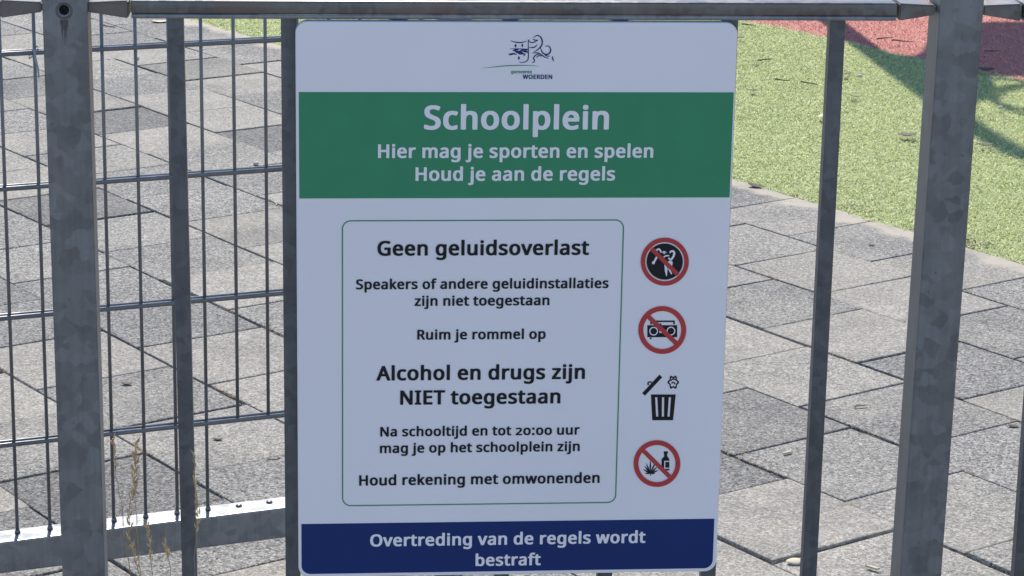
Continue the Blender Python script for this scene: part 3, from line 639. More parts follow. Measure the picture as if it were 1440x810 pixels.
PRINT = {
 'dance': [('black', [['17755 4760 17747 4503 17707 4250 17635 4006 17531 3775 17399 3561 17239 3368 17056 3198 16851 3056 16629 2942 16394 2861 16148 2811 15898 2796 15646 2814 15398 2866 15157 2950 14928 3066 14714 3210 14520 3382 14348 3577 14202 3792 14084 4024 13996 4268 13939 4521 13915 4778 13923 5035 13964 5287 14037 5530 14141 5761 14274 5974 14433 6166 14616 6334 14820 6476 15041 6589 15276 6670 15520 6719 15770 6735 16020 6717 16268 6666 16508 6583 16737 6468 16950 6324 17145 6154 17317 5960 17464 5746 17583 5514 17672 5270 17730 5017']]), ('white', [['14928 5886 14965 5910 15003 5939 15039 5967 15073 5994 15104 6016 15130 6031 15147 6039 15154 6041 15157 6040 15163 6037 15175 6028 15191 6012 15209 5991 15229 5965 15250 5936 15269 5911 15284 5886 15298 5853 15314 5812 15331 5766 15350 5720 15372 5673 15405 5627 15465 5588 15540 5587 15591 5614 15628 5645 15658 5676 15685 5704 15707 5725 15721 5734 15723 5735 15730 5733 15750 5725 15777 5711 15809 5692 15843 5668 15880 5642 15919 5616 15957 5594 16041 5749 16007 5769 15974 5792 15937 5817 15899 5843 15859 5868 15815 5890 15767 5908 15709 5915 15648 5901 15599 5871 15562 5838 15530 5806 15504 5779 15487 5762 15487 5761 15514 5759 15529 5751 15523 5761 15510 5788 15495 5827 15478 5871 15460 5918 15438 5966 15413 6008 15390 6041 15367 6071 15343 6103 15316 6135 15284 6165 15246 6192 15200 6213 15146 6221 15093 6213 15046 6193 15005 6169 14966 6141 14929 6112 14893 6084 14860 6059 14827 6037'], ['14943 5440 14922 5395 14900 5350 14879 5306 14858 5262 14837 5218 14815 5173 14793 5128 14770 5081 14746 5034 14721 4986 14695 4936 14668 4886 14642 4836 14615 4785 14588 4735 14561 4685 14741 4580 14768 4630 14794 4680 14821 4731 14848 4781 14875 4832 14901 4882 14927 4931 14952 4980 14976 5027 14999 5074 15021 5120 15042 5164 15063 5209 15084 5253 15105 5297 15127 5342'], ['14799 4651 14798 4629 14795 4609 14789 4589 14780 4570 14769 4552 14756 4536 14741 4522 14725 4511 14706 4502 14687 4495 14667 4491 14646 4490 14626 4491 14605 4495 14586 4502 14567 4512 14549 4523 14533 4537 14519 4553 14507 4571 14498 4590 14490 4610 14486 4631 14484 4652 14484 4673 14488 4694 14494 4714 14502 4733 14513 4750 14526 4766 14541 4780 14558 4792 14576 4801 14596 4808 14616 4812 14636 4813 14657 4812 14677 4807 14697 4800 14716 4791 14733 4779 14749 4765 14763 4749 14775 4731 14785 4712 14792 4692 14797 4672'], ['16376 5678 16401 5699 16426 5723 16450 5746 16471 5766 16491 5783 16508 5796 16521 5803 16532 5805 16547 5807 16569 5808 16592 5806 16615 5803 16635 5798 16651 5791 16661 5785 16664 5782 16667 5776 16674 5762 16682 5742 16689 5717 16694 5690 16698 5661 16699 5632 16698 5605 16694 5577 16686 5545 16675 5508 16662 5470 16646 5430 16629 5391 16612 5353 16593 5317 16573 5278 16553 5238 16532 5200 16511 5165 16492 5136 16475 5116 16464 5105 16464 5103 16465 5102 16453 5104 16429 5115 16398 5134 16361 5158 16322 5185 16281 5212 16241 5234 16161 5100 16193 5076 16225 5048 16260 5017 16298 4985 16339 4954 16385 4926 16440 4907 16505 4905 16564 4925 16611 4958 16650 4996 16683 5037 16713 5080 16739 5123 16763 5164 16785 5203 16808 5243 16830 5287 16851 5333 16870 5381 16887 5429 16902 5479 16912 5529 16918 5578 16919 5627 16916 5676 16908 5723 16897 5769 16882 5814 16862 5856 16837 5897 16805 5934 16764 5965 16721 5986 16677 5999 16634 6006 16591 6008 16550 6006 16510 6000 16470 5989 16431 5971 16397 5946 16368 5920 16344 5892 16323 5865 16303 5840 16285 5817 16266 5796'], ['15745 5203 15771 5220 15797 5238 15820 5256 15841 5272 15863 5286 15885 5298 15908 5309 15936 5318 15969 5325 16008 5331 16051 5336 16097 5339 16146 5342 16196 5345 16245 5348 16293 5352 16277 5494 16230 5490 16182 5487 16133 5485 16083 5482 16034 5478 15985 5473 15939 5466 15895 5456 15855 5443 15819 5426 15788 5409 15760 5390 15736 5372 15713 5356 15692 5340 15668 5325'], ['16122 4758 16395 4909 16649 4784 16676 4546 16594 4213 16365 4405 16032 4645'], ['15807 4455 16047 4216 16154 4054 16117 3196 16043 3196 15887 3693'], ['16191 4053 16426 3957 16666 3450 16567 3365 16390 3643']]), ('red', [['18377 4757 18367 4417 18314 4082 18218 3759 18082 3453 17906 3169 17695 2913 17452 2688 17182 2499 16888 2349 16575 2241 16251 2176 15919 2155 15585 2180 15256 2248 14938 2360 14634 2513 14351 2705 14094 2932 13867 3190 13674 3475 13517 3782 13401 4106 13326 4441 13294 4781 13305 5121 13360 5455 13457 5776 13594 6081 13770 6362 13981 6617 14223 6840 14493 7027 14785 7176 15096 7284 15419 7349 15749 7370 16081 7346 16408 7279 16726 7168 17029 7017 17311 6827 17569 6602 17797 6345 17991 6062 18149 5756 18267 5432 18344 5098', '17894 4759 17886 4484 17843 4212 17765 3951 17654 3703 17512 3473 17341 3266 17144 3084 16925 2931 16687 2810 16434 2722 16171 2669 15903 2652 15633 2672 15366 2728 15108 2818 14862 2942 14633 3097 14425 3281 14240 3490 14084 3721 13957 3970 13862 4232 13802 4503 13776 4779 13785 5054 13829 5325 13907 5586 14019 5832 14161 6061 14332 6267 14528 6448 14747 6600 14984 6720 15236 6808 15497 6860 15765 6877 16034 6858 16299 6803 16557 6714 16802 6591 17031 6437 17240 6254 17424 6046 17582 5816 17709 5568 17805 5307 17867 5035'], ['14230 6029 17142 3179 17443 3505 14531 6353']])],
 'radio': [('black', [['14209 -2159 17387 -2181 17431 -3503 14250 -3480'], ['14694 -2076 14686 -1824 16955 -1839 16963 -2091 17131 -2092 17117 -1667 14513 -1649 14526 -2074'], ['14717 -3622 14716 -3636 14714 -3649 14710 -3662 14705 -3674 14698 -3686 14690 -3696 14680 -3705 14669 -3712 14657 -3718 14645 -3722 14632 -3725 14619 -3726 14606 -3725 14593 -3722 14580 -3718 14568 -3711 14557 -3704 14547 -3695 14538 -3684 14530 -3673 14524 -3661 14519 -3648 14516 -3634 14515 -3621 14515 -3607 14518 -3594 14521 -3581 14527 -3569 14534 -3557 14542 -3547 14552 -3538 14563 -3531 14574 -3525 14587 -3520 14599 -3518 14613 -3517 14626 -3518 14639 -3521 14651 -3525 14664 -3531 14675 -3539 14685 -3548 14694 -3558 14702 -3570 14708 -3582 14713 -3595 14716 -3608'], ['15719 -2083 15718 -2098 15716 -2114 15711 -2129 15705 -2143 15697 -2156 15687 -2168 15676 -2179 15663 -2187 15650 -2194 15635 -2199 15620 -2202 15605 -2203 15590 -2202 15574 -2199 15560 -2194 15546 -2187 15533 -2178 15521 -2167 15510 -2155 15501 -2142 15494 -2128 15488 -2112 15485 -2097 15483 -2081 15484 -2065 15486 -2050 15491 -2035 15497 -2020 15505 -2007 15515 -1995 15526 -1985 15539 -1976 15552 -1969 15567 -1964 15582 -1961 15597 -1960 15613 -1961 15628 -1965 15642 -1970 15656 -1977 15670 -1986 15681 -1996 15692 -2008 15701 -2022 15708 -2036 15714 -2051 15717 -2067']]), ('white', [['15364 -2818 15362 -2881 15352 -2942 15335 -3001 15310 -3057 15278 -3109 15239 -3155 15195 -3196 15146 -3231 15093 -3258 15036 -3278 14977 -3289 14917 -3293 14856 -3289 14796 -3276 14739 -3255 14683 -3227 14632 -3192 14585 -3151 14544 -3103 14509 -3051 14480 -2995 14459 -2935 14445 -2874 14439 -2812 14441 -2749 14451 -2688 14469 -2629 14494 -2573 14526 -2521 14564 -2475 14608 -2434 14658 -2400 14711 -2372 14768 -2353 14827 -2341 14887 -2337 14947 -2342 15007 -2354 15065 -2375 15120 -2403 15171 -2438 15218 -2479 15259 -2527 15295 -2579 15323 -2635 15344 -2694 15358 -2756', '15255 -2817 15253 -2865 15246 -2912 15232 -2957 15213 -3000 15189 -3039 15160 -3075 15126 -3106 15088 -3132 15047 -3153 15004 -3168 14959 -3177 14913 -3180 14867 -3177 14821 -3167 14777 -3151 14735 -3130 14696 -3103 14660 -3071 14629 -3035 14602 -2995 14580 -2952 14564 -2907 14553 -2860 14549 -2812 14550 -2765 14558 -2718 14571 -2673 14590 -2630 14615 -2591 14644 -2555 14678 -2524 14715 -2498 14756 -2477 14799 -2462 14844 -2453 14890 -2450 14936 -2454 14982 -2463 15026 -2479 15068 -2500 15107 -2527 15143 -2559 15175 -2595 15202 -2635 15223 -2678 15240 -2723 15250 -2770'], ['17206 -2814 17204 -2876 17194 -2938 17177 -2997 17152 -3053 17120 -3104 17082 -3151 17038 -3192 16988 -3227 16935 -3254 16878 -3274 16819 -3285 16759 -3289 16698 -3284 16639 -3272 16581 -3251 16525 -3223 16474 -3188 16427 -3146 16385 -3099 16350 -3047 16321 -2991 16300 -2931 16286 -2870 16280 -2807 16282 -2745 16292 -2684 16309 -2625 16334 -2569 16366 -2517 16405 -2470 16449 -2429 16498 -2395 16551 -2368 16608 -2348 16667 -2336 16727 -2333 16788 -2337 16847 -2350 16905 -2370 16961 -2398 17012 -2433 17059 -2475 17101 -2522 17136 -2574 17165 -2631 17186 -2690 17200 -2751', '17097 -2813 17095 -2861 17088 -2908 17074 -2953 17055 -2995 17031 -3035 17002 -3071 16968 -3102 16930 -3128 16890 -3149 16846 -3164 16801 -3173 16755 -3176 16709 -3172 16663 -3163 16619 -3147 16577 -3126 16537 -3099 16502 -3067 16470 -3031 16443 -2991 16421 -2948 16405 -2903 16394 -2856 16390 -2808 16391 -2760 16399 -2714 16412 -2669 16431 -2626 16455 -2586 16485 -2551 16518 -2519 16556 -2493 16597 -2472 16640 -2457 16685 -2448 16731 -2446 16777 -2449 16823 -2459 16867 -2474 16909 -2496 16949 -2522 16984 -2554 17016 -2590 17043 -2630 17065 -2673 17081 -2719 17092 -2765'], ['15511 -2672 15889 -2674 15900 -3013 15522 -3011']]), ('red', [['18364 -2709 18361 -2967 18333 -3223 18281 -3474 18205 -3717 18106 -3951 17984 -4172 17842 -4379 17680 -4570 17500 -4743 17304 -4896 17094 -5028 16871 -5137 16637 -5223 16396 -5284 16149 -5320 15899 -5331 15648 -5316 15399 -5276 15154 -5211 14916 -5122 14686 -5009 14467 -4874 14261 -4718 14070 -4543 13896 -4349 13741 -4140 13606 -3917 13492 -3682 13400 -3438 13332 -3187 13288 -2931 13268 -2673 13272 -2415 13301 -2160 13355 -1911 13431 -1669 13531 -1436 13653 -1216 13795 -1011 13957 -821 14136 -649 14331 -497 14541 -367 14763 -258 14995 -173 15235 -112 15480 -76 15729 -65 15979 -79 16227 -118 16471 -182 16709 -270 16938 -382 17157 -516 17362 -670 17553 -844 17728 -1036 17884 -1244 18020 -1466 18135 -1700 18228 -1944 18297 -2195 18343 -2451', '17834 -2705 17831 -2910 17809 -3112 17767 -3311 17707 -3503 17628 -3688 17532 -3864 17420 -4028 17292 -4179 17149 -4315 16994 -4437 16827 -4541 16650 -4627 16466 -4695 16275 -4744 16079 -4772 15881 -4781 15683 -4769 15486 -4738 15292 -4686 15103 -4616 14921 -4526 14747 -4420 14584 -4296 14433 -4157 14295 -4004 14172 -3839 14065 -3662 13975 -3476 13902 -3283 13848 -3084 13813 -2881 13797 -2677 13800 -2473 13823 -2271 13865 -2073 13926 -1881 14005 -1697 14101 -1522 14214 -1359 14342 -1209 14484 -1073 14639 -953 14805 -849 14981 -763 15165 -695 15355 -647 15550 -619 15747 -610 15945 -621 16141 -652 16334 -703 16523 -773 16705 -861 16878 -967 17041 -1090 17192 -1228 17330 -1380 17454 -1545 17561 -1721 17652 -1906 17726 -2099 17781 -2298 17817 -2501'], ['14152 -1412 17155 -4319 17481 -3957 14478 -1052']])],
 'bin': [('black', [['14829 -9822 17494 -9846 17304 -12736 15063 -12714', '15527 -10138 15703 -12303 15471 -12313 15295 -10148', '16261 -10152 16313 -12316 16080 -12312 16028 -10148', '16994 -10166 16923 -12329 16690 -12310 16762 -10147'], ['14198 -9962 15990 -7918 15681 -7624 13889 -9667'], ['14608 -8782 14601 -8748 14591 -8713 14581 -8680 14572 -8650 14566 -8624 14562 -8604 14562 -8591 14563 -8586 14566 -8580 14575 -8569 14588 -8556 14605 -8543 14624 -8531 14643 -8521 14662 -8514 14677 -8510 14687 -8509 14702 -8511 14720 -8516 14743 -8523 14769 -8533 14797 -8545 14828 -8556 14857 -8565 14897 -8405 14872 -8397 14847 -8388 14820 -8377 14790 -8366 14758 -8355 14723 -8347 14685 -8342 14646 -8345 14610 -8354 14576 -8367 14543 -8383 14511 -8403 14481 -8427 14454 -8454 14430 -8486 14411 -8525 14402 -8570 14402 -8613 14409 -8652 14417 -8689 14428 -8723 14437 -8755 14445 -8784 14452 -8813'], ['17805 -8492 17779 -8595 17710 -8676 17636 -8733 17588 -8791 17577 -8876 17581 -8993 17567 -9116 17517 -9201 17434 -9218 17343 -9175 17264 -9115 17200 -9088 17138 -9114 17062 -9172 16974 -9214 16891 -9195 16835 -9110 16813 -8986 16809 -8869 16792 -8784 16741 -8725 16662 -8666 16588 -8585 16555 -8481 16581 -8379 16650 -8298 16725 -8241 16772 -8183 16783 -8099 16780 -7981 16794 -7859 16844 -7774 16926 -7757 17017 -7800 17096 -7860 17160 -7887 17222 -7861 17297 -7802 17385 -7761 17469 -7779 17525 -7865 17547 -7988 17551 -8105 17568 -8190 17619 -8249 17698 -8308 17772 -8389', '17606 -8491 17589 -8561 17542 -8615 17491 -8655 17458 -8694 17451 -8752 17453 -8832 17444 -8916 17409 -8974 17353 -8985 17291 -8956 17237 -8915 17194 -8896 17151 -8914 17100 -8954 17040 -8982 16983 -8970 16945 -8911 16930 -8827 16927 -8747 16915 -8689 16880 -8649 16827 -8609 16776 -8553 16754 -8483 16772 -8413 16819 -8358 16870 -8319 16902 -8280 16909 -8222 16907 -8142 16916 -8058 16951 -8001 17007 -7989 17069 -8018 17123 -8059 17166 -8078 17209 -8060 17260 -8020 17320 -7992 17377 -8004 17415 -8063 17430 -8147 17433 -8227 17445 -8285 17479 -8325 17533 -8365 17584 -8420'], ['16954 -8375 16984 -8348 17013 -8319 17040 -8291 17065 -8264 17089 -8242 17111 -8224 17131 -8213 17149 -8207 17169 -8205 17195 -8208 17226 -8215 17261 -8227 17299 -8240 17339 -8256 17381 -8270 17422 -8282 17455 -8140 17418 -8129 17381 -8116 17342 -8101 17300 -8086 17257 -8072 17212 -8062 17165 -8057 17116 -8061 17070 -8076 17030 -8099 16995 -8126 16964 -8155 16936 -8184 16909 -8212 16885 -8237 16858 -8260'], ['17011 -8649 17045 -8637 17080 -8623 17113 -8608 17144 -8595 17172 -8585 17195 -8579 17211 -8577 17218 -8577 17222 -8580 17230 -8587 17242 -8601 17256 -8622 17271 -8648 17288 -8677 17307 -8708 17327 -8735 17440 -8650 17424 -8627 17409 -8603 17392 -8575 17374 -8544 17353 -8513 17327 -8482 17293 -8454 17251 -8434 17205 -8428 17163 -8433 17125 -8443 17089 -8456 17054 -8471 17021 -8485 16991 -8497 16962 -8507']])],
 'drugs': [('black', [['15068 -18682 14874 -18531 14678 -18386 14459 -18286 14226 -18211 14406 -18387 14599 -18537 14816 -18642 15036 -18743'], ['15078 -18691 14926 -18448 14770 -18208 14575 -18000 14359 -17811 14489 -18071 14641 -18315 14832 -18526 15026 -18734'], ['15083 -18699 14981 -18380 14873 -18064 14720 -17767 14542 -17480 14618 -17809 14720 -18128 14868 -18427 15021 -18725'], ['15086 -18713 15101 -18316 15111 -17919 15071 -17522 15003 -17125 14959 -17521 14944 -17917 14978 -18314 15019 -18712'], ['15083 -18727 15238 -18413 15388 -18096 15491 -17757 15568 -17407 15387 -17708 15232 -18023 15124 -18359 15021 -18698'], ['15076 -18738 15278 -18571 15476 -18400 15638 -18190 15780 -17959 15558 -18105 15356 -18272 15190 -18477 15028 -18687'], ['15066 -18745 15300 -18679 15531 -18608 15742 -18488 15942 -18340 15697 -18379 15463 -18444 15250 -18559 15038 -18679'], ['15054 -18747 15191 -18773 15328 -18794 15461 -18761 15592 -18699 15453 -18644 15316 -18618 15183 -18644 15050 -18677'], ['15052 -18677 14899 -18640 14746 -18609 14592 -18631 14439 -18682 14592 -18749 14745 -18785 14899 -18769 15052 -18747'], ['15005 -18641 15052 -18982 15141 -18973 15094 -18632'], ['16413 -16218 16863 -16223 16852 -16449 16783 -16524 16809 -16769 17035 -17073 17096 -18377 16266 -18367 16208 -17102 16468 -16803 16477 -16520 16420 -16444']]), ('white', [['16556 -17294 17060 -17300 17064 -17413 16560 -17407'], ['16581 -18069 17086 -18075 17090 -18188 16585 -18182'], ['16502 -17294 16610 -17295 16639 -18183 16531 -18182']]), ('red', [['18242 -17616 18239 -17875 18212 -18132 18160 -18383 18085 -18627 17987 -18861 17867 -19083 17726 -19290 17566 -19481 17388 -19654 17193 -19807 16985 -19938 16764 -20047 16533 -20132 16295 -20192 16051 -20227 15803 -20237 15555 -20221 15308 -20180 15066 -20113 14830 -20023 14602 -19909 14386 -19772 14182 -19614 13993 -19437 13821 -19243 13668 -19032 13534 -18807 13421 -18571 13331 -18326 13263 -18073 13219 -17816 13200 -17557 13204 -17298 13233 -17043 13285 -16792 13361 -16549 13460 -16317 13580 -16096 13721 -15890 13881 -15701 14059 -15529 14252 -15378 14460 -15247 14679 -15139 14909 -15055 15146 -14995 15389 -14960 15635 -14950 15882 -14965 16128 -15005 16369 -15071 16605 -15160 16832 -15273 17048 -15408 17252 -15565 17440 -15740 17613 -15934 17767 -16143 17902 -16367 18016 -16602 18108 -16847 18176 -17099 18221 -17356', '17719 -17610 17717 -17815 17695 -18019 17654 -18218 17594 -18411 17516 -18597 17421 -18772 17309 -18937 17182 -19088 17041 -19225 16887 -19346 16722 -19450 16547 -19536 16364 -19603 16175 -19651 15982 -19679 15786 -19687 15589 -19674 15394 -19642 15202 -19589 15014 -19517 14834 -19427 14662 -19319 14501 -19194 14351 -19054 14215 -18899 14093 -18732 13987 -18554 13897 -18367 13825 -18173 13772 -17972 13737 -17769 13721 -17563 13725 -17358 13747 -17155 13789 -16956 13849 -16764 13927 -16579 14023 -16405 14134 -16241 14261 -16091 14402 -15955 14555 -15834 14720 -15731 14894 -15645 15076 -15578 15265 -15530 15457 -15503 15653 -15495 15849 -15507 16043 -15539 16235 -15591 16421 -15662 16601 -15752 16773 -15859 16934 -15983 17084 -16122 17221 -16276 17343 -16442 17450 -16619 17540 -16806 17613 -17000 17667 -17200 17703 -17404'], ['14058 -16290 16978 -19251 17296 -18905 14376 -15946']])],
